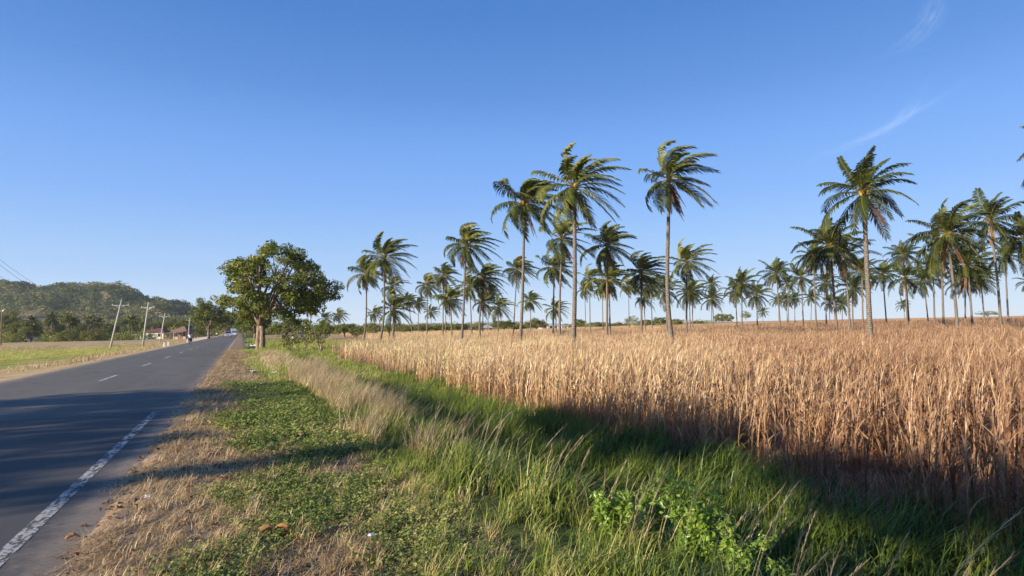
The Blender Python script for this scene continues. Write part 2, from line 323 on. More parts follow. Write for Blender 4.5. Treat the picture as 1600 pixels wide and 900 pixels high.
class MB:                    # collects pieces of one mesh
    def __init__(s): s.V = []; s.Q = []; s.T = []; s.n = 0; s.var = []; s.h = []
    def add(s, V, Q=None, T=None, var=.5, h=.5):
        V = np.asarray(V, float).reshape(-1, 3); k = len(V); s.V.append(V)
        if Q is not None and len(Q): s.Q.append(np.asarray(Q, int).reshape(-1, 4) + s.n)
        if T is not None and len(T): s.T.append(np.asarray(T, int).reshape(-1, 3) + s.n)
        s.var.append(np.broadcast_to(np.asarray(var, float), (k,))); s.h.append(np.broadcast_to(np.asarray(h, float), (k,)))
        s.n += k
    def arrays(s):
        c = lambda L, w: np.concatenate(L) if L else np.zeros((0, w))
        return c(s.V, 3), c(s.Q, 4).astype(int), c(s.T, 3).astype(int), np.concatenate(s.var), np.concatenate(s.h)
    def mesh(s, name, mats, smooth=False):
        V, Q, T, v, h = s.arrays(); return mesh(name, V, Q, T, mats, smooth, v, h)
    def obj(s, name, mats, parent=None, smooth=False, **k):
        return link(name, s.mesh(name, mats, smooth), parent, **k)
    def box(s, cx, cy, cz, sx, sy, sz, bev=0.0, taper=1.0, M4=None):
        hx, hy, hz = sx/2, sy/2, sz/2; b = min(bev, hx*.9, hy*.9, hz*.9)
        if b <= 0:
            V = [(a*hx*(taper if c > 0 else 1), d*hy*(taper if c > 0 else 1), c*hz) for c in (-1, 1) for d in (-1, 1) for a in (-1, 1)]
            Q = [(0, 2, 3, 1), (4, 5, 7, 6), (0, 1, 5, 4), (2, 6, 7, 3), (0, 4, 6, 2), (1, 3, 7, 5)]
            V = np.array(V)
        else:
            rings = []
            for (z, i) in ((-hz, b), (-hz + b, 0), (hz - b, 0), (hz, b)):
                t = taper if z > 0 else 1; x, y = (hx - i)*t, (hy - i)*t; bb = b*t
                rings.append([(x - bb, -y, z), (x, -y + bb, z), (x, y - bb, z), (x - bb, y, z), (-x + bb, y, z), (-x, y - bb, z), (-x, -y + bb, z), (-x + bb, -y, z)])
            V = np.array(rings).reshape(-1, 3); Q = []
            for r in range(3):
                for i in range(8): j = (i+1) % 8; Q.append((r*8+i, r*8+j, r*8+8+j, r*8+8+i))
            Q += [(3, 2, 1, 0), (4, 3, 0, 7), (5, 4, 7, 6), (24, 25, 26, 27), (31, 24, 27, 28), (30, 31, 28, 29)]
        if M4 is not None: V = V @ np.array(M4.to_3x3()).T
        s.add(V + np.array((cx, cy, cz)), Q)
    def tube(s, pts, rad, sides=8, cap=True, var=.5):
        pts = np.asarray(pts, float); n = len(pts); rad = np.broadcast_to(np.asarray(rad, float), (n,))
        tan = np.gradient(pts, axis=0); tan /= np.linalg.norm(tan, axis=1)[:, None] + 1e-9
        ref = np.array((1., 0, 0)) if abs(tan[0][0]) < .8 else np.array((0, 1., 0)); V = []
        for i in range(n):
            u = ref - tan[i]*ref.dot(tan[i]); u /= np.linalg.norm(u); v = np.cross(tan[i], u); ref = u
            a = np.arange(sides)*2*math.pi/sides
            V.append(pts[i] + rad[i]*(np.cos(a)[:, None]*u + np.sin(a)[:, None]*v))
        V = np.concatenate(V); Q = []
        for i in range(n-1):
            for j in range(sides): k = (j+1) % sides; Q.append((i*sides+j, i*sides+k, (i+1)*sides+k, (i+1)*sides+j))
        T = []
        if cap:
            V = np.concatenate([V, pts[:1], pts[-1:]]); a, b = n*sides, n*sides+1
            for j in range(sides): k = (j+1) % sides; T += [(a, k, j), (b, (n-1)*sides+j, (n-1)*sides+k)]
        s.add(V, Q, T, var=var)
    def blob(s, c, r, seg=8, rings=6, wob=0, rng=None):
        c = np.array(c, float); r = np.broadcast_to(np.asarray(r, float), (3,)); V = []
        for i in range(rings+1):
            th = math.pi*i/rings
            for j in range(seg):
                ph = 2*math.pi*j/seg; k = 1 + (rng.uniform(-wob, wob) if rng is not None and 0 < i < rings else 0)
                V.append(c + k*r*np.array((math.sin(th)*math.cos(ph), math.sin(th)*math.sin(ph), math.cos(th))))
        Q = [(i*seg+j, (i+1)*seg+j, (i+1)*seg+(j+1) % seg, i*seg+(j+1) % seg) for i in range(rings) for j in range(seg)]
        s.add(V, Q)

def rot_about(V, ax, ang):
    return np.asarray(V) @ np.array(Matrix.Rotation(ang, 3, ax)).T

def scatter(name, tmpls, pos, rz, sc, var, mat, lean=None, choice=None, seed=0, hs=None):
    """many copies of small templates welded into one object (only for what nobody could count)"""
    rng = np.random.default_rng(seed); pos = np.asarray(pos, np.float32); n = len(pos)
    ch = rng.integers(0, len(tmpls), n) if choice is None else choice
    Vs, Qs, Ts, As, Hs = [], [], [], [], []; off = 0
    for t, (tv, tq, tt, tvar, th) in enumerate(tmpls):
        I = np.nonzero(ch == t)[0]; k = len(I)
        if k == 0: continue
        c, s_ = np.cos(rz[I])[:, None], np.sin(rz[I])[:, None]; S = sc[I][:, None]
        HS = S if hs is None else hs[I][:, None]
        x, y, z = tv[:, 0][None], tv[:, 1][None], tv[:, 2][None]
        X = (x*c - y*s_)*S; Y = (x*s_ + y*c)*S; Zz = z*HS
        if lean is not None:
            L = lean[I]; f = Zz*np.clip(z/ max(1e-6, tv[:, 2].max()), 0, 1)
            X = X + L[:, 0:1]*f; Y = Y + L[:, 1:2]*f
        V = np.stack([X + pos[I, 0:1], Y + pos[I, 1:2], Zz + pos[I, 2:3]], -1).reshape(-1, 3).astype(np.float32)
        o = (np.arange(k)*len(tv) + off)[:, None, None]
        if len(tq): Qs.append((tq[None] + o).reshape(-1, 4))
        if len(tt): Ts.append((tt[None] + o).reshape(-1, 3))
        As.append(np.clip(tvar[None]*.5 + var[I][:, None] - .25, 0, 1).ravel()); Hs.append(np.broadcast_to(th[None], (k, len(tv))).ravel())
        Vs.append(V); off += len(V)
    me = mesh(name, np.concatenate(Vs), np.concatenate(Qs) if Qs else None, np.concatenate(Ts) if Ts else None, mat, False, np.concatenate(As), np.concatenate(Hs))
    return link(name, me)

def blade(L, wd, bend, seg=3, dirx=1.0, base=(0, 0, 0), az=0.0, tilt=.1, var=.5, droop=0.0):
    """grass blade strip: bends outward as it rises"""
    V = []; Hh = []; x = 0; z = 0; a = tilt
    for i in range(seg + 1):
        t = i/seg; wv = wd*(1 - t**1.6)*.5 + .0005
        V += [(x, -wv, z), (x, wv, z)]; Hh += [t, t]
        a2 = tilt + bend*t + droop*t*t
        x += math.sin(a2)*L/seg; z += math.cos(a2)*L/seg
    V = np.array(V); V = rot_about(V, 'Z', az) + np.array(base)
    Q = [(2*i, 2*i+1, 2*i+3, 2*i+2) for i in range(seg)]
    return V, Q, Hh

# ------------------------------------------------------------------ terrain
PX = np.array([-3000, -60, -20, -12, -9.3, -8.4, -8.15, -1.42, -1.25, -1.05, -.7, 0, 1.5, 2.6, 3.2, 3.9, 4.6, 5.3, 6.2, 7.0, 12, 3000.])
PZ = np.array([-.5, -.5, -.45, -.30, -.08, -.06, -.12, -.12, -.03, .012, -.004, -.045, -.10, -.08, -.20, -.68, -.98, -.95, -.62, -.52, -.5, -.5])
def wob(x, y):
    return (np.sin(x*1.7 + y*.9)*.4 + np.sin(x*.6 - y*1.3 + 1.7)*.35 + np.sin(x*3.1 + y*2.3)*.25)
def gh(x, y):
    x = np.asarray(x, float); y = np.asarray(y, float)
    xs = x + .25*np.sin(y*.21)*np.clip((x - .5)/3, 0, 1)*(x < 12)
    z = np.interp(xs, PX, PZ)
    ditch = np.clip((y - 48)/25, 0, 1); zz = np.interp(xs, [-3000, 1, 6.5, 3000], [-.5, -.09, -.45, -.5])
    z = np.where((x > 1), z*(1-ditch) + zz*ditch, z)
    amp = np.where((x > -.9) | (x < -9), .035, 0.0)*np.clip(1 - np.abs(y)/400, 0, 1)
    z = z + wob(x, y)*amp*np.where((x > 0.3) | (x < -12), 1.3, .45)
    z = z + (.013*np.sin(y*2.1) + .010*np.sin(y*5.3 + x*5) + .008*np.sin(y*11.7 - x*9))*np.clip(1 - np.abs(x + 1.0)/.35, 0, 1)
    # the land rises a little toward the far right of the field
    D = x*FWD.x + y*FWD.y; Rr = x*RIGHT.x + y*RIGHT.y
    z = z + np.clip((Rr - 15)/90, 0, 1.3)*np.clip((D - 25)/80, 0, 1)*.75
    return z
def G(x, y): return float(gh(x, y))

xs = np.unique(np.concatenate([[-3000, -1500, -700, -400], np.arange(-300, -60, 20), np.arange(-60, -14, 3), np.arange(-14, -8.3, .4), [-8.3, -8.15, -4.6, -1.5, -1.42, -1.3, -1.25, -1.2, -1.15, -1.1, -1.05, -1.0, -.92],
      np.arange(-.85, 9, .16), np.arange(9, 20, .8), np.arange(20, 80, 3), np.arange(80, 300, 12), [400, 700, 1500, 3000]]))
ys = np.unique(np.concatenate([[-400, -100, -40, -20, -10, -5], np.arange(-3, 22, .22), np.arange(22, 60, .8), np.arange(60, 140, 3), np.arange(140, 400, 12), [500, 700, 1000, 1600, 2500, 4000]]))
XX, YY = np.meshgrid(xs, ys); ZZ = gh(XX, YY)
nx, ny = len(xs), len(ys)
idx = np.arange(nx*ny).reshape(ny, nx)
Q = np.stack([idx[:-1, :-1], idx[:-1, 1:], idx[1:, 1:], idx[1:, :-1]], -1).reshape(-1, 4)
tag(link('ground', mesh('ground', np.stack([XX, YY, ZZ], -1), Q, None, M['ground'], True)), 'verge, ditch bank and fields of bare and grassy soil', 'ground', kind='structure')

# the road: a slab with a crown, sheet of quads so its broken edge can wobble
ry = np.unique(np.concatenate([np.arange(-30, 60, .5), np.arange(60, 400, 5), [500, 700, 1000, 1500]]))
rows = []
rr = np.random.default_rng(4)
for y in ry:
    e1 = -8.15 + .06*math.sin(y*1.3) + rr.uniform(-.03, .03); e2 = -1.12 + .06*math.sin(y*.9 + 1) + rr.uniform(-.05, .05)
    rows.append([(e1 - .03, y, -.16), (e1, y, -.015), (-6.5, y, .008), (-4.66, y, .018), (-2.8, y, .008), (e2, y, -.012), (e2 + .03, y, -.16)])
rows = np.array(rows); n = len(ry); idx = np.arange(n*7).reshape(n, 7)
Q = np.stack([idx[:-1, :-1], idx[:-1, 1:], idx[1:, 1:], idx[1:, :-1]], -1).reshape(-1, 4)
tag(link('road', mesh('road', rows, Q, None, M['asphalt'], False)), 'grey asphalt country road running straight away', 'road', kind='structure')
def rz_(x): return float(np.interp(x, [-8.15, -6.5, -4.66, -2.8, -1.12], [-.015, .008, .018, .008, -.012]))
def sheet(name, x0, x1, y0, y1, mat, lift=.004, sub=12):
    V = []; Qs = []
    for i in range(sub+1):
        y = y0 + (y1-y0)*i/sub; V += [(x0, y, rz_(x0)+lift), (x1, y, rz_(x1)+lift)]
    for i in range(sub): Qs.append((2*i, 2*i+1, 2*i+3, 2*i+2))
    return mesh(name, V, Qs, None, mat)
o = link('edge_line', sheet('edge_line', -1.75, -1.62, -5, 15.4, M['edgeline'], .004, 40)); tag(o, 'worn white edge line along the near lane', 'road marking', kind='structure')
mb = MB()
for k, y0 in enumerate([26.3, 36.7, 47.0, 57.6, 68, 78.4, 88.8, 99, 110, 120, 131, 142, 160, 180]):
    for seg in [(y0, y0 + 3.3)]:
        mb.add([(-4.73, seg[0], .022), (-4.59, seg[0], .022), (-4.59, seg[1], .022), (-4.73, seg[1], .022)], [(0, 1, 2, 3)])
tag(mb.obj('centre_line', M['dash']), 'broken worn centre line of the road', 'road marking', kind='structure')
mb = MB()
for y0 in (6, 15.5, 20.5): mb.add([(-4.73, y0, .022), (-4.59, y0, .022), (-4.59, y0+2.8, .022), (-4.73, y0+2.8, .022)], [(0, 1, 2, 3)])
tag(mb.obj('worn_centre_line', M['faintdash']), 'almost rubbed out centre dashes on the near road', 'road marking', kind='structure')

# ------------------------------------------------------------------ hill
HP = [(-500, 448), (-300, 430), (-150, 440), (0, 440), (55, 438), (110, 441), (150, 440), (200, 450), (250, 462), (300, 473), (340, 488), (400, 503), (480, 514), (560, 530)]
hx = np.array([p[0] for p in HP], float); hy = np.array([p[1] for p in HP], float)
cols = np.arange(-500, 561, 8.); deps = np.linspace(430, 1150, 46)
hrng = np.random.default_rng(5); HV = np.zeros((len(cols), len(deps), 3))
def hnoise(a, b):
    return (math.sin(a*.031 + b*.011) + .6*math.sin(a*.071 - b*.017 + 2) + .35*math.sin(a*.13 + b*.04 + 1) + .3*math.sin(a*.05 + b*.06))
def hill_pt(px, D):
    py = float(np.interp(px, hx, hy)) + 11
    top = at(px, py, 860).z
    t = (D - 430)/(860 - 430)
    prof = (.5 - .5*math.cos(math.pi*min(1, t)))**1.15 if D <= 860 else .5 + .5*math.cos(math.pi*min(1, (D-860)/290))
    foot = .16*math.exp(-((t - .35)/.16)**2)
    base = at(px, 520, D); z = -1 + (top + 1)*(prof*.86 + .14*prof*prof + foot*(1 - prof)) + hnoise(px*1.0, D)*4.2*math.sin(math.pi*min(1, max(0, t*.5)))
    if D > 830: z = min(z, -1 + (top + 1)*1.0*prof + 2)
    p = at(px, 520, D); return (p.x, p.y, z)
for i, px in enumerate(cols):
    for j, D in enumerate(deps): HV[i, j] = hill_pt(px, D)
idx = np.arange(len(cols)*len(deps)).reshape(len(cols), len(deps))
Q = np.stack([idx[:-1, :-1], idx[1:, :-1], idx[1:, 1:], idx[:-1, 1:]], -1).reshape(-1, 4)
tag(link('hill', mesh('hill', HV, Q, None, M['hill'], True)), 'long low wooded hill beyond the road', 'hill', kind='structure')

# ------------------------------------------------------------------ leaf clumps / trees
def leaves_in(mb, rng, c, r, n, size, flat=.7, var0=.5, up=.5):
    """n folded diamond leaves spread through a lumpy ball"""
    d = rng.normal(size=(n, 3)); d /= np.linalg.norm(d, axis=1)[:, None]
    rad = rng.uniform(.25, 1, n)**.5
    P = np.asarray(c) + d*rad[:, None]*np.array((r, r, r*flat))
    nrm = d*.7 + rng.normal(size=(n, 3))*.6 + np.array((0, 0, up)); nrm /= np.linalg.norm(nrm, axis=1)[:, None]
    a = rng.normal(size=(n, 3)); u = a - nrm*(a*nrm).sum(1)[:, None]; u /= np.linalg.norm(u, axis=1)[:, None]; v = np.cross(nrm, u)
    s = size*rng.uniform(.6, 1.35, n)[:, None]
    V = np.stack([P - u*s, P + v*s*.42 + nrm*s*.12, P + u*s, P - v*s*.42 + nrm*s*.12], 1).reshape(-1, 3)
    vv = np.clip(var0 + rng.normal(0, .16, n), 0, .98).repeat(4)
    mb.add(V, np.arange(4*n).reshape(n, 4), None, var=vv)

def broad_tree(seed, H, R, cz, tr, nclump, nleaf, lsize, fork=.28, off=(0, 0), low=.35, multi=1, clump_r=.2, open_=.0, var=.5, limbs=6, flatc=.75):
    rng = np.random.default_rng(seed); tb = MB(); cb = MB()
    hf = H*fork; C = np.array((off[0], off[1], cz)); RZ = H - cz
    Rv = np.array((R[0], R[1], RZ))
    fk = np.array((rng.uniform(-.1, .1)*H*.1, 0, hf))
    for k in range(multi):
        b = np.array((0, 0, -.3)) + (np.array((math.cos(k*2.4), math.sin(k*2.4), 0))*tr*1.1 if multi > 1 else 0)
        f = fk + (np.array((math.cos(k*2.4), math.sin(k*2.4), 0))*tr*.35 if multi > 1 else 0)
        t = np.linspace(0, 1, 6)[:, None]; pts = b*(1-t) + f*t; pts[1:-1] += rng.normal(0, tr*.12, (4, 3))*np.array((1, 1, 0))
        tb.tube(pts, np.array([1.35, 1.05, .95, .9, .88, .85])*tr/(1 if multi == 1 else 1.25), 9)
    nodes = [(fk, tr*.7)]
    for k in range(limbs):
        a = 2*math.pi*(k + rng.uniform(-.3, .3))/limbs; e = rng.uniform(.35, 1.0)
        tgt = C + Rv*np.array((math.cos(a)*.62*e, math.sin(a)*.62*e, rng.uniform(-.15, .5)))
        t = np.linspace(0, 1, 7)[:, None]
        mid = fk*.5 + tgt*.5 + np.array((0, 0, rng.uniform(-.05, .12)*H)) + rng.normal(0, .03*H, 3)
        pts = fk*(1-t)**2 + 2*mid*t*(1-t) + tgt*t*t; rad = tr*(.62 - .42*t[:, 0])
        tb.tube(pts, rad, 6)
        nodes += [(pts[i], rad[i]) for i in range(2, 7)]
    NP = np.array([q[0] for q in nodes]); NR = np.array([q[1] for q in nodes])
    cr = clump_r*float(np.mean(Rv))
    for k in range(nclump):
        for _ in range(20):
            d = rng.normal(size=3); d /= np.linalg.norm(d); rr_ = rng.uniform(.35, 1)**.6
            if d[2] > -low: break
        if rng.uniform() < open_ and rr_ < .7: continue
        lump = 1 + .09*math.sin(3*math.atan2(d[1], d[0]) + seed) + .07*math.sin(5*d[2] + seed*2 + 2*d[0]*3)
        p = C + d*rr_*Rv*lump*.93
        dist = np.linalg.norm(NP - p, axis=1); j = int(np.argmin(dist)); t = np.linspace(0, 1, 4)[:, None]
        q = NP[j]; md = q*.5 + p*.5 + np.array((0, 0, -.04*H)) + rng.normal(0, .015*H, 3)
        pts = q*(1-t)**2 + 2*md*t*(1-t) + p*t*t; r0 = min(NR[j]*.7, tr*.2)
        tb.tube(pts, np.linspace(r0, r0*.25, 4), 4, cap=False)
        c_ = cr*rng.uniform(.6, 1.25)
        leaves_in(cb, rng, p, c_, int(nleaf*(c_/cr)**2), lsize, flatc, var + rng.normal(0, .14))
    return tb, cb

def mk_tree_meshes(name, barkm, leafm, *a, **k):
    tb, cb = broad_tree(*a, **k); return tb.mesh(name + '_trunk', barkm, True), cb.mesh(name + '_crown', leafm)
def place_tree(name, meshes, loc, label, cat='tree', group=None, rz=0, s=(1, 1, 1)):
    e = empty(name, loc, label, cat, group, rz); e.scale = s
    link('trunk', meshes[0], e); link('crown', meshes[1], e); return e

# the big roadside tree
bt = mk_tree_meshes('big', M['bark'], M['bigleaf'], 14, 10.8, (5.7, 4.8), 6.1, .36, 270, 125, .15, fork=.22, off=(1.9, -.3), low=.72, multi=2, clump_r=.145, open_=.9, limbs=12)
p = on_z(405, 546, -.1)
BT = place_tree('roadside_tree', bt, (p.x, p.y, G(p.x, p.y)), 'big spreading shade tree with a double trunk on the right-hand verge', rz=-YAW)

TV = [mk_tree_meshes('dense_a', M['bark'], M['mango'], 21, 10, (5.2, 5), 5.4, .35, 80, 110, .22, fork=.2, low=.7, clump_r=.22, limbs=6),
      mk_tree_meshes('dense_b', M['bark'], M['lightleaf'], 22, 9, (5, 4.8), 4.9, .3, 70, 110, .24, fork=.2, low=.8, clump_r=.24, limbs=6),
      mk_tree_meshes('scrub_a', M['bark'], M['scrub'], 23, 6, (4, 3.6), 3.1, .2, 50, 90, .2, fork=.15, low=.9, clump_r=.26, limbs=5),
      mk_tree_meshes('scrub_b', M['paletwig'], M['lightleaf'], 24, 5, (3.6, 3), 2.6, .16, 42, 90, .19, fork=.12, low=.9, clump_r=.27, limbs=5),
      mk_tree_meshes('round_c', M['bark'], M['mango'], 25, 8, (4.2, 4), 4.6, .3, 60, 110, .2, fork=.22, low=.6, clump_r=.24, limbs=5),
      mk_tree_meshes('thin_d', M['paletwig'], M['scrub'], 26, 7, (3.4, 3.2), 4.2, .16, 36, 40, .2, fork=.3, low=.5, clump_r=.24, limbs=6)]
TVH = [10, 9, 6, 5, 8, 7]; TVW = [5.2, 5, 4, 3.6, 4.2, 3.4]
rt = random.Random(3)
def tree_px(v, px, top, D, wpx, label, name='broadleaf_tree', group=None, bpx=None, cat='tree'):
    b = at(px if bpx is None else bpx, 520, D); z = G(b.x, b.y); t = at(px, top, D).z
    sz = max(.3, (t - z)/TVH[v]); sx = wpx*D/F/2/TVW[v]
    place_tree(name, TV[v], (b.x, b.y, z - .05), label, cat, group, rt.uniform(0, 6.28), (sx, sx, sz))
tree_px(0, 326, 465, 165, 64, 'leafy shade tree on the left side of the road past the motorcyclist', 'roadside_tree')
tree_px(1, 352, 482, 235, 44, 'smaller light green tree over the far left of the road', 'roadside_tree')
tree_px(4, 398, 480, 125, 56, 'rounded green tree just behind the big tree trunk, overhanging the road', 'roadside_tree')
tree_px(0, 384, 492, 205, 34, 'dark green tree at the far right of the road behind the box truck', 'roadside_tree')
tree_px(1, 366, 502, 330, 40, 'distant tree crown closing the far end of the road', 'roadside_tree')
tree_px(4, 288, 498, 250, 30, 'low dark green tree between the red roofed house and the porch house', 'garden_tree')
GL = 'trees beyond the field on the left of the road'
for v, px, top, D, wd, lab in [
    (2, -45, 492, 240, 60, 'bushy green tree past the left end of the road-side meadow'),
    (0, 8, 486, 235, 52, 'dark tree at the far left of the picture'),
    (1, 40, 499, 215, 44, 'light green tree behind the zinc roofed house'),
    (2, 78, 497, 240, 46, 'low olive tree right of the zinc roofed house'),
    (0, 104, 488, 260, 40, 'dark green tree under the middle of the hill'),
    (1, 128, 503, 235, 40, 'pale bushy tree left of the orange tinted palm'),
    (4, 168, 503, 250, 36, 'rounded tree behind the most tilted utility pole'),
    (0, 192, 497, 280, 38, 'dark tree between the two nearest utility poles'),
    (1, 216, 496, 265, 34, 'light green tree left of the white cottage'),
    (2, 240, 500, 290, 40, 'olive tree behind the left half of the maroon roof'),
    (0, 266, 499, 300, 36, 'green tree behind the right half of the maroon roof'),
    (2, 148, 512, 200, 44, 'low bush at the back edge of the dry meadow'),
    (3, 112, 513, 205, 40, 'low yellowish bush at the back of the green meadow')]:
    tree_px(v, px, top, D, wd, lab, group=GL)
GR = 'trees on the far side of the maize field'
for v, px, top, D, wd, lab in [
    (4, 448, 490, 120, 50, 'dark green tree under the right side of the big tree'),
    (1, 470, 494, 140, 34, 'light green tree beside the tall thin trunk behind the big tree'),
    (0, 506, 500, 150, 30, 'green tree with a dark stump-like trunk right of the big tree'),
    (1, 538, 503, 165, 46, 'yellow green bushy tree below the lone windblown palm top'),
    (3, 560, 508, 150, 34, 'low yellowish bush left of the first pair of tall palms'),
    (2, 582, 502, 210, 36, 'olive tree behind the first pair of tall palms'),
    (2, 632, 508, 230, 34, 'dark low tree right of the short bushy palm'),
    (1, 660, 507, 250, 40, 'green tree behind the two slim palms'),
    (4, 690, 508, 250, 36, 'round dark tree behind the orange tinted palm'),
    (1, 716, 504, 260, 36, 'light green tree left of the small white shed'),
    (2, 744, 508, 260, 34, 'low tree between the white shed and the zinc shelter'),
    (4, 788, 500, 260, 40, 'green tree right of the zinc shelter'),
    (0, 838, 497, 250, 34, 'large round dark tree behind the second tallest palm'),
    (2, 812, 505, 270, 30, 'low bush left of the large round dark tree'),
    (2, 872, 509, 300, 34, 'low bush beside the white bungalow in the field'),
    (4, 906, 498, 300, 20, 'small round dark tree right of the tallest palm'),
    (2, 932, 502, 290, 26, 'dark shrub with a ragged top between slim palm trunks'),
    (2, 964, 504, 300, 36, 'low dark bush right of the leaning palm pair'),
    (5, 988, 492, 290, 26, 'sparse grey tree on the field skyline'),
    (1, 1012, 498, 280, 30, 'brownish green tree right of the sparse grey tree'),
    (4, 1032, 495, 270, 26, 'dark round tree left of the curved tall palm'),
    (2, 1056, 497, 290, 26, 'low dark bush just right of the curved tall palm'),
    (2, 1090, 500, 300, 22, 'tiny bush on the skyline right of the curved tall palm'),
    (1, 1124, 488, 280, 18, 'light green sapling on the skyline'),
    (4, 1138, 490, 260, 20, 'dark sapling on the skyline left of the twin trunk palms'),
    (5, 1166, 484, 300, 20, 'grey green sapling behind the twin trunk palms'),
    (5, 1545, 485, 300, 34, 'bare twiggy bush on the skyline at the right')]:
    tree_px(v, px, top, D, wd, lab, group=GR)

# a row of shade trees on the other side of the road, out of the picture, whose shade falls on the tarmac
big2 = mk_tree_meshes('shade', M['bark'], M['mango'], 31, 11, (6, 6), 7.4, .35, 85, 85, .24, fork=.3, low=.7, clump_r=.19, open_=.3, limbs=9)
for (x, y, s, r, lab) in [(-25, 6.5, .74, .4, 'shade tree beside the road left of the camera'), (-24.5, 13.6, .80, 2.1, 'smaller shade tree farther along the left roadside'), (-25.5, 9.6, .66, 4.0, 'smallest shade tree, added between two larger ones to fill the road shade')]:  # the smallest one is added to fill out the shade on the road
    place_tree('shade_tree', big2, (x, y, G(x, y)), lab, group='shade trees left of the camera', rz=r, s=(s, s, s))

tall = mk_tree_meshes('tall', M['bark'], M['mango'], 33, 10.2, (1.2, 3.4), 9.75, .24, 60, 90, .2, fork=.7, low=.8, clump_r=.2, open_=.2, limbs=7)  # unseen trees, their thin flat crowns shaped to shade the ditch and maize foot
for (x, y, r, lab) in [(-22.6, -1.8, 0, 'unseen flat crowned tree behind the left shoulder of the camera, shaped to shade the ditch'), (-23.2, 4.6, .15, 'unseen flat crowned tree straight left of the camera, shaped to shade the maize foot')]:
    place_tree('shade_tree', tall, (x, y, G(x, y)), lab, group='shade trees left of the camera', rz=r)

# undergrowth masses and the wooded hill
def tuft_tmpl(seed, n, size, r):
    rng = np.random.default_rng(seed); mb = MB(); leaves_in(mb, rng, (0, 0, r*.6), r, n, size, .85, .5, .4); return mb.arrays()
rg = np.random.default_rng(8)
T3 = [tuft_tmpl(40+i, 46, .85, 3.0) for i in range(4)]
NH = 4600; pos = []; vr = []; sc_ = []
while len(pos) < NH:
    px = rg.uniform(-420, 420); D = 440 + 430*rg.uniform()**.8
    x, y, z = hill_pt(px, D); m = math.sin(x*.021 + 1.3)*math.sin(y*.017) + .5*math.sin(x*.05 + y*.043)
    if rg.uniform() < .55*max(0, m): continue
    pos.append((x, y, z - 1)); vr.append(.46 + .26*m + rg.normal(0, .13) + (.1 if D < 600 else 0)); sc_.append(rg.uniform(.6, 1.6)*(D/700 + .3))
tag(scatter('hill_forest', T3, pos, rg.uniform(0, 6.28, NH), np.array(sc_), np.array(vr), M['hillleaf']), 'dry season forest covering the hill', 'forest', kind='stuff')
pos = []; vr = []; sc_ = []
while len(pos) < 1500:
    px = rg.uniform(-300, 1150); D = rg.uniform(250, 420) if px < 330 else rg.uniform(300, 420)
    if px > 830 and rg.uniform() < (px-830)/330: continue
    b = at(px, 520, D); hs_ = 1.15 if px < 330 else (1.15 if px < 850 else .75)
    if -12 < b.x < 3: continue
    pos.append((b.x, b.y, G(b.x, b.y) - .3)); vr.append(rg.uniform(.25, .75)); sc_.append(rg.uniform(.5, 1.2)*hs_)
T3b = [tuft_tmpl(50+i, 150, .4, 3.0) for i in range(4)]
tag(scatter('distant_woodland', T3b, pos, rg.uniform(0, 6.28, len(pos)), np.array(sc_), np.array(vr), M['scrub']), 'far belt of scrub and woodland beyond the fields', 'woodland', kind='stuff')

pos = []; vr = []; sc_ = []
while len(pos) < 420:
    px = rg.uniform(-200, 300); D = rg.uniform(208, 250); b = at(px, 520, D)
    if b.x > -12 or (205 < px < 300 and rg.uniform() < .8) or (28 < px < 66 and D < 235): continue
    pos.append((b.x, b.y, G(b.x, b.y) - .3)); vr.append(rg.uniform(.3, .85)); sc_.append(rg.uniform(.35, .95))
tag(scatter('meadow_scrub', T3b, pos, rg.uniform(0, 6.28, len(pos)), np.array(sc_), np.array(vr), M['lightleaf']), 'sunlit green bushes along the back of the left meadow', 'scrub', kind='stuff')

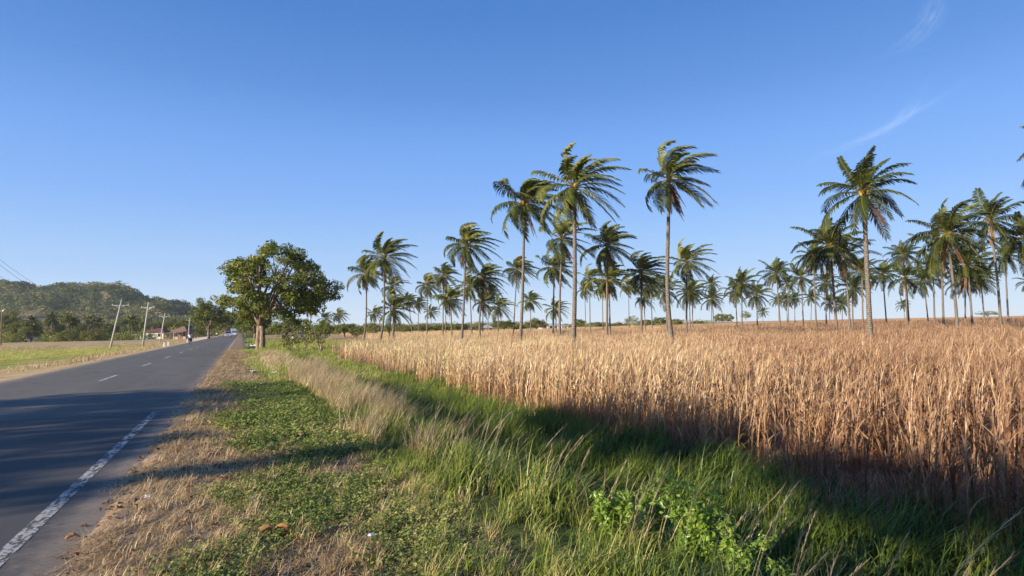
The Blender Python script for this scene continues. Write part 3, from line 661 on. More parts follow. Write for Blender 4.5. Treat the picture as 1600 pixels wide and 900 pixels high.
# ------------------------------------------------------------------ coconut palms
def frond(rng, az, el, L, wind, droop, dead=False, var0=.45, lw=.048):
    n = 13; p = np.zeros(3); d = np.array((math.cos(az)*math.cos(el), math.sin(az)*math.cos(el), math.sin(el))); W = np.array((1., 0, -.05))
    pts = [p.copy()]; seg = L/n
    for i in range(n):
        t = (i+1)/n
        d = d + np.array((0, 0, -1))*droop*t*.22 + W*wind*(.05 + .30*t*t); d /= np.linalg.norm(d)
        p = p + d*seg; pts.append(p.copy())
    pts = np.array(pts); mb = MB()
    # rachis: flat three sided rib
    mb.tube(pts, np.linspace(.05, .010, n+1), 3, cap=False, var=.9 if not dead else .5)
    tan = np.gradient(pts, axis=0); tan /= np.linalg.norm(tan, axis=1)[:, None]
    ns = 30; ts = np.linspace(.14, .995, ns)
    V = []; Q = []; vv = []; k = 0
    up = np.array((0, 0, 1.))
    for t in ts:
        f = t*n; i = min(int(f), n-1); a = f - i; q = pts[i]*(1-a) + pts[i+1]*a; tg = tan[i]
        s = np.cross(tg, up); ln = np.linalg.norm(s); s = s/ln if ln > .15 else np.array((math.sin(az), -math.cos(az), 0)); nrm = np.cross(s, tg)
        ll = (.35 + .65*math.sin(math.pi*(t**.75)*.93 + .1))*1.0*L/3.6*(1 if not dead else .75)
        for sd in (-1, 1):
            if dead and rng.uniform() < .15: continue
            dirv = tg*(.55 + .5*t) + s*sd*(.95 if not dead else .5) + nrm*.12 + rng.normal(0, .07, 3)
            dirv /= np.linalg.norm(dirv); l = ll*rng.uniform(.85, 1.1)
            d2 = dirv + np.array((0, 0, -.60 if not dead else -1.1)) + W*wind*.75 + rng.normal(0, .05, 3); d2 /= np.linalg.norm(d2)
            d3 = d2 + np.array((0, 0, -.60)) + W*wind*.4; d3 /= np.linalg.norm(d3)
            a1 = q + dirv*l*.35; a2 = a1 + d2*l*.35; a3 = a2 + d3*l*.3
            wv = tg*lw*rng.uniform(.8, 1.2)
            V += [q - wv*.6, q + wv*.6, a1 - wv, a1 + wv, a2 - wv*.8, a2 + wv*.8, a3]
            Q += [(k, k+1, k+3, k+2), (k+2, k+3, k+5, k+4), (k+4, k+5, k+6, k+6)]
            vv += [var0 + rng.normal(0, .06)]*7; k += 7
    V = np.array(V); Qa = np.array(Q); tri = Qa[:, 2] == Qa[:, 3]
    mb.add(V, Qa[~tri], Qa[tri][:, :3], var=np.clip(vv, 0, 1))
    return mb
def merge(dst, src, off=(0, 0, 0)):
    V, Q_, T_, v, h = src.arrays(); dst.add(V + np.array(off), Q_, T_, var=v, h=h)
def palm_crown(seed, wind, nf=24, L=3.6, full=1.0, lw=.056, dv=0.0):
    rng = np.random.default_rng(seed); g = MB(); dd = MB(); st = MB()
    for i in range(nf):
        t = i/(nf-1)                       # young to old
        az = i*2.39996 + rng.uniform(-.2, .2); el = R_(84 - 124*t**.95 + rng.uniform(-8, 8))
        l = L*rng.uniform(.74, 1.12)*(.62 + .38*min(1, t*3.2))
        wf = wind*(.95 - .45*t)*rng.uniform(.7, 1.25)
        v = .60 - .3*t + rng.normal(0, .10) + (.25 if rng.uniform() < .18 else 0)
        merge(g, frond(rng, az, el, l, wf, .18 + 1.05*t, var0=v + dv, lw=lw), (0.08*math.cos(az), .08*math.sin(az), .25 - .35*t))
    for i in range(int(rng.integers(3, 6)*full)):
        merge(dd, frond(rng, rng.uniform(0, 6.28), R_(rng.uniform(-72, -45)), L*rng.uniform(.6, .85), wind*.25, .9, True, rng.uniform(.3, .8)), (0, 0, -.25))
    # fibrous heart with flower stalks
    st.blob((0, 0, 0), (.15, .15, .30), 8, 6, .12, rng)
    for i in range(11):
        a = rng.uniform(0, 6.28); e = R_(rng.uniform(5, 70)); l = rng.uniform(.5, .95); d = np.array((math.cos(a)*math.cos(e), math.sin(a)*math.cos(e), math.sin(e)))
        st.tube([(0, 0, 0), d*l*.6, d*l + np.array((0, 0, -.12))], [.045, .03, .012], 4)
        for q in range(5):
            e2 = d*l*.6; tip = d*l + rng.normal(0, .14, 3) + np.array((0, 0, -.22)); st.tube([e2, (e2 + tip)/2 + np.array((0, 0, .04)), tip], [.014, .012, .006], 3)
    return g.mesh('crown_fronds', M['frond']), dd.mesh('dead_fronds', M['deadfrond']), st.mesh('crown_heart', M['floral'], True)
CR = {}
for i in range(5): CR['w%d' % i] = palm_crown(100+i, .95 + .12*i % .4, nf=[24, 30, 22, 28, 26][i])
for i in range(5): CR['c%d' % i] = palm_crown(200+i, .34 + .05*i, nf=[26, 31, 23, 29, 25][i], lw=.048, dv=-.16)
for i in range(2): CR['s%d' % i] = palm_crown(300+i, 1.0, nf=22)
cmb = MB(); crr = np.random.default_rng(2); cmb.blob((0, 0, 0), (.12, .12, .145), 9, 7, .03, crr); NUT = cmb.mesh('coconut', M['coconut'], True)

def palm(bx, by, cx, cy, R, var, label, bend=0.0, group='coconut palms in the maize field', nuts=0, warm=False, D=None, tr=None, dead=True):
    D = D or 3450.0/R
    b = at(bx, by, D); z = G(b.x, b.y); c = at(cx, cy, D)
    e = empty('coconut_palm', (b.x, b.y, z), label, 'palm tree', group)
    top = np.array((c.x - b.x, c.y - b.y, c.z - z - .15)); n = 12; t = np.linspace(0, 1, n)
    side = np.array((RIGHT.x, RIGHT.y, 0))
    pts = np.array([top*tt for tt in t]); pts[:, 0] = top[0]*(t**1.15); pts[:, 1] = top[1]*(t**1.15)
    pts += side[None]*(np.sin(np.pi*t)*bend + np.sin(2*np.pi*t)*bend*.3)[:, None]
    r0 = tr or .155; rad = r0*(1 - .32*t); rad[0] = r0*1.55; rad[1] = r0*1.1
    pts[0][2] -= .25
    mb = MB(); mb.tube(pts, rad, 9 if R > 30 else 6)
    mb.obj('trunk', M['palmtrunkwarm' if warm else 'palmtrunk'], e, smooth=True)
    s = R*D/F/2.95
    g, dd, st = CR[var]; rzv = -YAW + R_((hash((bx, by)) % 31) - 15)
    tr_ = random.Random(bx*7 + by); tilt = (R_(tr_.uniform(-14, 14)), R_(tr_.uniform(-10, 14)))
    parts = [link('crown', g, e, tuple(top), rzv, s), link('crown_heart', st, e, tuple(top), rzv, s)]
    if dead: parts.append(link('dead_fronds', dd, e, tuple(top), rzv, s))
    for o_ in parts: o_.rotation_euler = (tilt[0], tilt[1], rzv)
    rn = random.Random(bx)
    for i in range(nuts):
        a = -math.pi/2 - YAW + rn.uniform(-1.3, 1.3); rr2 = rn.uniform(.22, .42)
        link('coconut', NUT, e, (top[0] + math.cos(a)*rr2*s, top[1] + math.sin(a)*rr2*s, top[2] + rn.uniform(-.28, .12)), 0, 1.15)
    return e
PALMS = [
 (895,535,898,290,70,'w0','tallest palm, with a bushy windswept crown and straight trunk in front of the golden maize',.1,dict(nuts=3,D=50,tr=.2)),
 (812,531,820,315,60,'w1','tall palm with yellow nuts, next left of the tallest palm',.1,dict(nuts=8,D=56)),
 (1050,522,1045,277,64,'w2','tall lone palm with a curved pale trunk standing right of the tallest palm',-.28,dict(nuts=0,D=53,tr=.2)),
 (721,527,728,381,44,'w3','tall pale trunked palm with a drooping brown skirt, left of the nutty palm',.1,dict()),
 (750.5,526,755,433,37,'w1','pinkish trunked palm right of the pale trunk with the drooping skirt',-.2,dict(warm=True)),
 (568,534,573,426,33,'w4','left palm of the first pair, thin trunk and one frond thrown out to the left',.25,dict()),
 (593,534,601,401,42,'w0','right palm of the first pair, with big brown hanging fronds',.35,dict()),
 (875,522,878,372,46,'w2','palm with a warm brown trunk just left of the tallest palm trunk',-.1,dict(warm=True)),
 (948,517,949,383,44,'w4','palm with a pinkish trunk right of the tallest palm',0,dict(warm=True)),
 (1002,511,1002,425,41,'w3','palm with bright green crown combed to the right, left of the curved palm',0,dict(warm=True)),
 (1072,507,1073,408,38,'w0','palm just right of the curved palm, dark skirt of hanging fronds',0,dict()),
 (1359,512,1349,298,72,'c0','large near palm on the right with a wide crown and yellow nuts',0,dict(nuts=8,D=46,tr=.2)),
 (1307,506,1297,382,52,'c1','palm with reddish trunk directly left of the large near palm on the right',0,dict(warm=True)),
 (1563,502,1548,342,48,'c2','tall palm near the right edge with a starry crown and leaning trunk',.1,dict()),
 (1495,504,1480,364,56,'c3','broad dark palm with two clusters of yellow nuts, leaning trunk',.1,dict(nuts=8)),
 (1474,503,1471,392,40,'c4','palm trunk close left of the broad dark palm, crown mixed into it',0,dict()),
 (1519,500,1512,412,40,'c1','palm close right of the broad dark palm, crown partly behind it',0,dict()),
 (1328,504,1320,400,38,'c2','palm whose crown hangs behind the large near palm on its left',0,dict()),
 (1332,500,1332,450,28,'c0','low dark palm behind the large near palm',0,dict()),
 (1348,503,1347,423,30,'c4','palm hidden just behind the trunk of the large near palm',0,dict(warm=True)),
 (1385,503,1379,428,26,'c3','shaggy palm right of the large near palm',0,dict()),
 (1420,501,1411,397,25,'c1','slim leaning palm with a small starry crown left of the broad dark palm',.1,dict()),
 (1417,497,1415,434,30,'c2','dark low palm behind the slim leaning palm',0,dict()),
 (1413.5,494,1411,475,11,'c0','tiny far palm under the slim leaning palm',0,dict(dead=False)),
 (1450,496,1443,437,26,'c4','palm with a brown lopsided skirt left of the broad dark palm',0,dict()),
 (1460,500,1458,416,30,'c0','palm second to the left of the broad dark palm trunk',0,dict()),
 (1508,500,1508,437,28,'c3','lower palm between the two trunks right of the broad dark palm',0,dict()),
 (1538,497,1532,433,28,'c1','lower palm just left of the tall right edge palm',0,dict()),
 (1575,494,1570,398,33,'c4','thin palm right of the tall starry palm near the edge',0,dict()),
 (1614,500,1602,372,48,'c0','palm cut by the right edge with its crown at mid height',0,dict()),
 (1612,498,1608,440,18,'c2','small palm top peeking in low at the right edge',0,dict()),
 (1705,520,1688,232,70,'c1','near palm standing off the right edge, only its frond tips in view',0,dict(D=38)),
 (608,525,612,447,24,'w2','palm behind the right palm of the first pair, brown crown heart',0,dict(warm=True)),
 (614,526,616,482,32,'s0','short leafy bright green palm with a thick pale trunk',0,dict(D=95,tr=.22)),
 (644,517,638,470,17,'w4','small palm right of the short leafy palm',0,dict()),
 (654,519,654,473,16,'w1','small slim palm in the middle of the left grove',0,dict()),
 (667,518,668,445,24,'w3','slim palm with a comma shaped crown in the left grove',0,dict(warm=True)),
 (670,517,674,487,13,'w0','small palm with a crooked trunk behind the comma crowned palm',.5,dict()),
 (692,525,693,430,25,'w4','tall slim palm with a narrow hooked crown left of the skirt palm',0,dict(warm=True)),
 (696,516,697,460,20,'w2','palm half hidden behind the hooked crown palm',0,dict()),
 (706,526,704,467,29,'s1','dark trunked palm with an orange heart left of the pale trunk',0,dict()),
 (737,513,734,447,26,'w0','far palm between the skirt palm and the pinkish trunk palm',0,dict()),
 (754,513,755,472,22,'w3','low palm under the pinkish trunk palm',0,dict()),
 (762,512,764,455,18,'w1','thin far palm right of the pinkish trunk palm',0,dict()),
 (778,512,779,479,24,'w2','bushy low palm left of the nutty palm trunk',0,dict()),
 (802,523,808,420,28,'w3','slender dark trunked palm just left of the nutty palm trunk',0,dict()),
 (829,511,829,470,20,'w4','small round palm alone between the nutty palm and the warm brown trunk',0,dict()),
 (864,519,866,417,34,'w1','dark trunked palm left of the warm brown trunk, crown below it',0,dict()),
 (869,515,868,482,20,'w0','low palm behind the two trunks left of the tallest palm',0,dict()),
 (922,512,921,434,24,'w2','palm first to the right of the tallest palm trunk',0,dict()),
 (915,516,914,452,17,'w3','small palm close right of the tallest palm trunk',0,dict()),
 (953,510,951,436,36,'w4','wide palm behind the pinkish trunk, with an orange heart',0,dict()),
 (942,508,941,448,21,'w1','smaller palm left of the pinkish trunk',0,dict()),
 (983,508,982,446,18,'w0','thin palm left of the bright combed palm',0,dict()),
 (1008,508,1006,466,20,'w2','low palm behind the bright combed palm',0,dict()),
 (1019,511,1017,445,23,'w1','palm with a thin trunk right of the bright combed palm',0,dict()),
 (1042,508,1040,453,27,'c2','palm directly left of the curved palm trunk, low wide crown',0,dict()),
 (1078,505,1077,457,24,'c3','left one of two thin trunks under the dark skirt palm',0,dict()),
 (1082,507,1082,454,22,'c4','right one of two thin trunks under the dark skirt palm',0,dict()),
 (1112,503,1111,443,17,'c0','upper of two stacked palm crowns right of the dark skirt palm',0,dict()),
 (1115,504,1113,466,20,'c1','lower of two stacked palm crowns right of the dark skirt palm',0,dict()),
 (1151.5,504,1149,455,22,'c2','left trunk of the twin trunk palms in the gap of open sky',0,dict()),
 (1159,505,1159,443,27,'c3','right and taller trunk of the twin trunk palms',0,dict()),
 (1183,502,1182,460,24,'c4','shaggy palm right of the twin trunk palms',0,dict()),
 (1192,501,1192,487,10,'c0','tiny far palm under the shaggy palm',0,dict(dead=False)),
 (1219,504,1213,426,27,'c1','palm with a spiky star crown right of the shaggy palm',0,dict()),
 (1232,500,1231,442,17,'c2','thin palm behind and right of the spiky star palm',0,dict()),
 (1217,500,1216,468,13,'c3','first of three small low crowns right of the shaggy palm',0,dict()),
 (1230,500,1229,468,15,'c4','middle one of three small low crowns',0,dict()),
 (1242,500,1241,466,15,'c0','last of three small low crowns, left of the round crowned slim palm',0,dict()),
 (1255,503,1252,433,24,'c2','round crowned slim palm left of the palm group',0,dict()),
 (1267,500,1268,464,14,'c1','small palm right of the round crowned slim palm',0,dict()),
 (1275,502,1271,400,29,'c3','high thin palm whose crown touches the reddish trunk palm crown',0,dict()),
 (1291,502,1289,440,24,'c0','dark palm just left of the reddish trunk',0,dict()),
 (1296,501,1296,471,16,'c4','low small palm at the foot of the reddish trunk',0,dict()),
 (1316,501,1316,474,16,'c1','low small palm between the reddish trunk and its right neighbour',0,dict()),
 (528,517,529,492,14,'w3','lone windblown palm top above the bushes right of the big tree',0,dict()),
 (584,519,585,490,15,'w0','small palm between the first pair of tall palms',0,dict()),
 (485,524,486,478,20,'s1','palm with an orange trunk partly behind the big tree',0,dict(warm=True)),
 (507,522,509,497,14,'s0','short palm beside the orange trunk palm',0,dict()),
 ]
for (bx, by, cx, cy, R, v, lab, bend, kw) in PALMS: palm(bx, by, cx, cy, R, v, lab, bend, **kw)
for (bx, by, cx, cy, R, v, lab) in [(48, 525, 50, 501, 11, 'c0', 'brownish palm above the zinc roofed house'), (113, 525, 113, 503, 11, 'c1', 'olive palm left of the orange tinted palm'),
     (137, 527, 139, 499, 12, 's1', 'palm with an orange tinted crown under the hill'), (151, 526, 153, 504, 11, 'c2', 'palm just right of the orange tinted palm'), (80, 524, 82, 498, 12, 'c3', 'dark palm between the zinc roofed house and the orange tinted palm'), (206, 525, 207, 500, 11, 'c4', 'palm just left of the second utility pole')]:
    palm(bx, by, cx, cy, R, v, lab, 0, group='palms under the hill', D=215, dead=True)

# ------------------------------------------------------------------ the dry maize
def maize_tmpl(seed, leaves=8, seg=4, tas=6, H=1.15):
    rng = np.random.default_rng(seed); mb = MB(); lean = rng.uniform(-.06, .06, 2)
    pts = np.array([(lean[0]*t*t*H, lean[1]*t*t*H, t*H) for t in (0, .35, .7, 1)]); mb.tube(pts, [.011, .010, .008, .005], 3, cap=False)
    mb.h[-1] = np.repeat([0, .35, .7, 1.], 3); mb.var[-1] = np.full(12, .45)
    for i in range(leaves):
        t = .12 + .8*i/leaves + rng.uniform(-.04, .04); a = i*2.4 + rng.uniform(-.6, .6)
        L = rng.uniform(.18, .42); base = (lean[0]*t*t*H, lean[1]*t*t*H, t*H)
        V, Q_, Hh = blade(L, rng.uniform(.015, .033), rng.uniform(.7, 2.7), seg, az=a, base=base, tilt=rng.uniform(.12, .5))
        # dry leaves twist
        V = np.asarray(V); V[-2:] += rng.normal(0, .02, 3)
        mb.add(V, Q_, None, var=rng.uniform(.25, .95), h=np.clip(V[:, 2]/H, 0, 1))
    for i in range(tas):
        V, Q_, Hh = blade(rng.uniform(.14, .28), .010, rng.uniform(.2, 1.3), 2, az=rng.uniform(0, 6.28), base=pts[-1], tilt=rng.uniform(.05, .5))
        mb.add(V, Q_, None, var=rng.uniform(.5, 1.0), h=1.0)
    return mb.arrays()
def clump(seed, tm, n, r):
    rng = np.random.default_rng(seed); mb = MB()
    for i in range(n):
        V, Q_, T_, v, h = tm[int(rng.integers(len(tm)))]; V = rot_about(V, 'Z', rng.uniform(0, 6.28))*rng.uniform(.8, 1.15) + np.array((rng.uniform(-r, r), rng.uniform(-r, r), 0))
        mb.add(V, Q_, T_, var=np.clip(v + rng.normal(0, .1), 0, 1), h=h)
    return mb.arrays()
near_t = [maize_tmpl(i) for i in range(12)]
mid_s = [maize_tmpl(50+i, 5, 2, 3) for i in range(6)]; mid_t = [clump(i, mid_s, 5, .5) for i in range(6)]
far_s = [maize_tmpl(80+i, 4, 1, 1) for i in range(6)]; far_t = [clump(20+i, far_s, 12, 1.3) for i in range(5)]
def edge(y): return 6.45 + .35*np.clip((y - 8)/14, 0, 1) + .30*np.sin(y*.23) + .15*np.sin(y*.9 + 1) + np.clip((y - 40)/20, 0, 1)*1.2
def in_crop(x, y):
    m = (x > edge(y)) & ~((y > 62 + .05*x + np.sin(x*.2)) & (y < 72 + .02*x) & (x < 60)) & ~((y > 64) & (x < 14 + (y-64)*.12))
    return m
def frustum(x, y, margin=1.06):
    D = x*FWD.x + y*FWD.y; Rr = x*RIGHT.x + y*RIGHT.y
    return (D > 1.5) & (np.abs(Rr) < D*.84*margin + 2.5)
rc = np.random.default_rng(77)
def crop_pts(dmin, dmax, dens, rowsp=.62):
    # rows run along the road; jittered
    x0, x1, y0, y1 = 5, dmax*1.25, -10, dmax*1.25; n = int((x1-x0)*(y1-y0)*dens)
    x = rc.uniform(x0, x1, n); y = rc.uniform(y0, y1, n)
    x = np.where(rc.uniform(size=n) < .75, np.round(x/rowsp)*rowsp + rc.normal(0, .09, n), x)
    D = x*FWD.x + y*FWD.y; m = (D >= dmin) & (D < dmax) & frustum(x, y) & in_crop(x, y)
    # thin places and gaps
    g = np.sin(x*.9 + y*.35)*np.sin(y*.7 - x*.2) + .6*np.sin(x*2.3 + 1)*np.sin(y*1.9)
    m &= ~((g > .8) & (rc.uniform(size=n) < .8))
    return x[m], y[m]
def hvar(x, y):
    D = x*FWD.x + y*FWD.y
    return np.interp(D, [5, 25, 60, 200], [.94, .92, .82, .70])*(1 + .15*np.sin(x*.8 + 1)*np.sin(y*.6) + .05*np.sin(x*.21)*np.sin(y*.17))
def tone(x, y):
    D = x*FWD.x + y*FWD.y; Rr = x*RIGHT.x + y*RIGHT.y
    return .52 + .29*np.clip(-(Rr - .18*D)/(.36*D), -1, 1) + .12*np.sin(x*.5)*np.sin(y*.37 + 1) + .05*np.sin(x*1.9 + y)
WL = np.array((RIGHT.x, RIGHT.y))
def crop(name, tm, x, y, label, seed, hmul=1.0, mat='maize'):
    n = len(x); pos = np.stack([x, y, gh(x, y) - .02], -1); s = rc.uniform(.82, 1.15, n)
    ln = np.outer(rc.uniform(-.05, .22, n), WL) + rc.normal(0, .05, (n, 2)) + rc.normal(0, .45, (n, 2))*(rc.uniform(size=(n, 1)) < .12)
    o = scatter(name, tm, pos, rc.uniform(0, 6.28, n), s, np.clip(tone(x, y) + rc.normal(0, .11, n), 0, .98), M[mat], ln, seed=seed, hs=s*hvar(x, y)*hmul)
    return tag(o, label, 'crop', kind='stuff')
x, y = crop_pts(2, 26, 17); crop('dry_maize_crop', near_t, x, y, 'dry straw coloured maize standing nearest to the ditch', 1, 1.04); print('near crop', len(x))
x, y = crop_pts(26, 72, 1.9); crop('dry_maize_crop', mid_t, x, y, 'dry golden maize in the middle of the field', 2); print('mid crop', len(x))
x, y = crop_pts(72, 300, .16); crop('dry_maize_crop', far_t, x, y, 'dry maize reaching to the skyline', 3); print('far crop', len(x))

# ------------------------------------------------------------------ grasses
def tuft(seed, n, L, wd, r, bend=(.3, 1.2), seg=3, droop=0):
    rng = np.random.default_rng(seed); mb = MB()
    for i in range(n):
        a = rng.uniform(0, 6.28); l = L*rng.uniform(.55, 1.15)
        V, Q_, Hh = blade(l, wd*rng.uniform(.7, 1.3), rng.uniform(*bend), seg, az=a, base=(rng.uniform(-r, r), rng.uniform(-r, r), 0), tilt=rng.uniform(0, .35), droop=droop)
        mb.add(V, Q_, None, var=rng.uniform(.2, .8), h=Hh)
    return mb.arrays()
rgs = np.random.default_rng(99)
def zone(x0, x1, y0, y1, dens, keep=None):
    n = int((x1-x0)*(y1-y0)*dens); x = rgs.uniform(x0, x1, n); y = rgs.uniform(y0, y1, n)
    m = frustum(x, y, 1.1)
    if keep is not None: m &= keep(x, y)
    return x[m], y[m]
def grass(name, tm, x, y, label, cat, mat, wind=.35, s=(.75, 1.25), var=(.3, .7), lift=-.01, toned=.12, hf=None):
    n = len(x); pos = np.stack([x, y, gh(x, y) + lift], -1); sc = rgs.uniform(*s, n)
    if hf is not None: sc = sc*hf(x, y)
    ln = np.outer(rgs.uniform(.2, 1.1, n)*wind, WL) + rgs.normal(0, .08, (n, 2))
    vv = rgs.uniform(*var, n) + toned*np.sin(x*2.1 + y*.8)*np.sin(y*.55 - x)
    o = scatter(name, tm, pos, rgs.uniform(0, 6.28, n), sc, np.clip(vv, 0, 1), M[mat], ln, seed=n)
    return tag(o, label, cat, kind='stuff')
def clumpy(x, y, lo=.15):
    n = np.sin(x*5.3 + 1.1*np.sin(y*3.1))*np.sin(y*4.7 + 1.3*np.sin(x*2.9)) + .6*np.sin(x*11 + y*3)*np.sin(y*9 - x*4)
    return rgs.uniform(size=len(x)) < np.clip(.62 + .7*n, lo, 1)
patch = lambda x, y: np.sin(x*1.9 + 1.3 + .5*y)*np.sin(y*.9 + .7*x) + .5*np.sin(x*4.1 - y*2.7)
# straw litter lying on the verge
def litter_tm(seed, n=14):
    rng = np.random.default_rng(seed); mb = MB()
    for i in range(n):
        V, Q_, Hh = blade(rng.uniform(.04, .13), .004, rng.uniform(-.3, .6), 2, az=rng.uniform(0, 6.28), base=(rng.uniform(-.08, .08), rng.uniform(-.08, .08), rng.uniform(0, .012)), tilt=rng.uniform(1.0, 1.6))
        mb.add(V, Q_, None, var=rng.uniform(.1, .95), h=.7)
    return mb.arrays()
LT = [litter_tm(i) for i in range(8)]
dirtk = lambda x, y: (x > -1.12 + .12*np.sin(y*2.1) - rgs.exponential(.07, len(x))) & ((x < .35 + .3*np.sin(y*.8)) | (patch(x, y) > .35) | (rgs.uniform(size=len(x)) < .35))
x, y = zone(-1.5, 1.9, 1.5, 14, 170, dirtk); grass('dry_verge_straw', LT, x, y, 'matted dry straw on the dirt verge', 'straw', 'straw', 0, (.8, 1.5), (.15, .85), 0)
x, y = zone(-1.2, 2.1, 14, 60, 40, dirtk); grass('dry_verge_straw', LT, x, y, 'dry straw along the verge farther on', 'straw', 'straw', 0, (1.6, 2.8), (.2, .9), 0)
ST = [tuft(300+i, 16, .13, .004, .05, (.2, 1.3), 2) for i in range(6)]
x, y = zone(-.95, 2.0, 1.5, 16, 38, dirtk); grass('short_dry_grass', ST, x, y, 'short dead grass tufts on the dirt verge', 'grass', 'straw', .3, (.5, 1.3), (.3, .9))
def dead_leaf_tm(seed):
    rng = np.random.default_rng(seed); mb = MB(); L = rng.uniform(.03, .06); w_ = L*rng.uniform(.25, .4); z = rng.uniform(.01, .02)
    mb.add([(-L/2, 0, z*.4), (0, -w_, z*1.6), (L/2, 0, z), (0, w_, z*1.9)], [(0, 1, 2, 3)], None, var=rng.uniform(.1, .9), h=1); return mb.arrays()
x, y = zone(-1.7, 1.6, 1.5, 13, 42); grass('leaf_litter', [dead_leaf_tm(i) for i in range(8)], x, y, 'small brown dead leaves scattered over the verge', 'leaf litter', 'deadfrond', 0, (.6, 1.6), (.2, 1), .012)
# creeper
def creeper_tm(seed, n=24, s=.016, r=.12):
    rng = np.random.default_rng(seed); mb = MB()
    for i in range(n):
        cx, cy, cz = rng.uniform(-r, r), rng.uniform(-r, r), rng.uniform(.015, .075); a0 = rng.uniform(0, 6.28)
        for k in range(3):
            a = a0 + k*2.09; ss = s*rng.uniform(.7, 1.3); d = np.array((math.cos(a), math.sin(a), rng.uniform(-.7, .7))); e = np.array((-math.sin(a), math.cos(a), rng.uniform(-.8, .8)))
            c0 = np.array((cx, cy, cz)); V = [c0, c0 + d*ss*.55 + e*ss*.42, c0 + d*ss*1.15, c0 + d*ss*.55 - e*ss*.42]
            mb.add(V, [(0, 1, 2, 3)], None, var=rng.uniform(.15, .85), h=.8)
    return mb.arrays()
CT = [creeper_tm(400+i) for i in range(8)]
def ck(x, y):
    lo = -.05 + .18*np.clip((y - 6)/5, 0, 1) + .30*np.sin(y*.8 + .5) + .22*np.sin(y*2.3) - (.15*(y > 9)); hi = 1.85 + .2*np.sin(y)
    n = .5 + .30*np.sin(x*7.1 + 2*np.sin(y*3.3))*np.sin(y*6.3 + x*2) + .2*np.sin(x*17 + y*5)*np.sin(y*13 - x*7)
    d = np.minimum(np.minimum(x - lo, hi - x), (.62 + .25*np.sin(y*1.1) - patch(x, y))*.5)
    return rgs.uniform(size=len(x)) < np.clip(.30 + d*1.5, 0, 1)*np.clip(n + .42, 0, 1)
x, y = zone(-1.3, 2.3, 1.5, 9, 190, ck); grass('creeper_ground_cover', CT, x, y, 'low green clover-like creeper covering the verge', 'ground cover', 'creeper', 0, (.8, 1.5), (.15, .75), 0, .15); print('creeper', len(x))
x, y = zone(-1.0, 2.2, 9, 22, 90, ck); grass('creeper_ground_cover', CT, x, y, 'green creeper farther along the verge', 'ground cover', 'creeper', 0, (1.4, 2.4), (.15, .75), 0, .15)
x, y = zone(-.6, 1.6, 22, 62, 20, lambda x, y: (x > .4 + .4*np.sin(y*.3)) & (patch(x, y) < .4)); grass('verge_grass', [tuft(430+i, 14, .16, .012, .15, (.3, 1.1), 2) for i in range(4)], x, y, 'short green grass on the far verge', 'grass', 'grass', .2, (.8, 1.6), (.5, .95))
# sparse stalks in the creeper
x, y = zone(0, 1.9, 1.5, 12, 16); grass('verge_grass', [tuft(440+i, 7, .2, .004, .05, (.2, 1.0), 3) for i in range(5)], x, y, 'thin pale grass sprigs in the creeper', 'grass', 'drygrass', .4, (.5, 1.2), (.2, .8))
# tall green grass on the bank
TG = [tuft(500+i, 11, .55, .0125, .10, (.1, 1.9), 4, .7) for i in range(8)]
bank = lambda x, y: clumpy(x, y) & (x > 1.45 + .25*np.sin(y*.9) + .15*np.sin(y*2.7)) & (x < 4.1)
hfb = lambda x, y: np.interp(x, [1.4, 2.0, 2.8, 3.6, 4.2], [.42, .70, 1.0, .95, .8])*np.interp(y, [0, 8, 20, 60], [1.0, .95, .8, .7])*(.85 + .22*np.sin(x*2.2 + y*1.3))
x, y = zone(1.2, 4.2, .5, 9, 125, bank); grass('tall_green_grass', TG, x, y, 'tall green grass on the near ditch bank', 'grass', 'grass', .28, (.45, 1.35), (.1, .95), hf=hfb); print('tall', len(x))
TG2 = [tuft(520+i, 13, .52, .014, .14, (.3, 1.2), 3, .5) for i in range(6)]
x, y = zone(1.2, 4.4, 9, 26, 55, bank); grass('tall_green_grass', TG2, x, y, 'tall green grass farther along the ditch', 'grass', 'grass', .45, (.55, 1.25), (.2, .95), hf=hfb)
TG3 = [tuft(540+i, 12, .5, .03, .3, (.3, 1.2), 2, .5) for i in range(6)]
x, y = zone(1.6, 8, 26, 64, 11, lambda x, y: x < edge(y)-.3); grass('tall_green_grass', TG3, x, y, 'green ditch grass in the distance', 'grass', 'grass', .4, (.7, 1.15), (.4, .9), hf=lambda x, y: .75 + 0*x)
x, y = zone(0, 16, 62, 150, 1.6, lambda x, y: (x > 1.5 + .5*np.sin(y*.2)) & ~in_crop(x, y)); grass('verge_grass', [tuft(560+i, 14, .5, .05, .6, (.3, 1.2), 2, .5) for i in range(5)], x, y, 'rough grass behind the big tree', 'grass', 'grass', .4, (.6, 1.2), (.3, 1.0))
# ditch floor and field-side grass
dk = lambda x, y: clumpy(x, y, .45) & (x > 3.9) & (x < edge(y) + .15 + .3*np.sin(y*.7) + .2*np.sin(y*2) + rgs.normal(0, .25, len(x)))
x, y = zone(3.8, 7.9, -3, 10, 75, dk); grass('ditch_grass', TG, x, y, 'dark green grass in the ditch', 'grass', 'grass', .55, (.75, 1.15), (.0, .5)); print('ditch', len(x))
x, y = zone(3.8, 7.9, 10, 28, 44, dk); grass('ditch_grass', TG2, x, y, 'green grass down in the ditch farther on', 'grass', 'grass', .5, (.7, 1.15), (.15, .6))
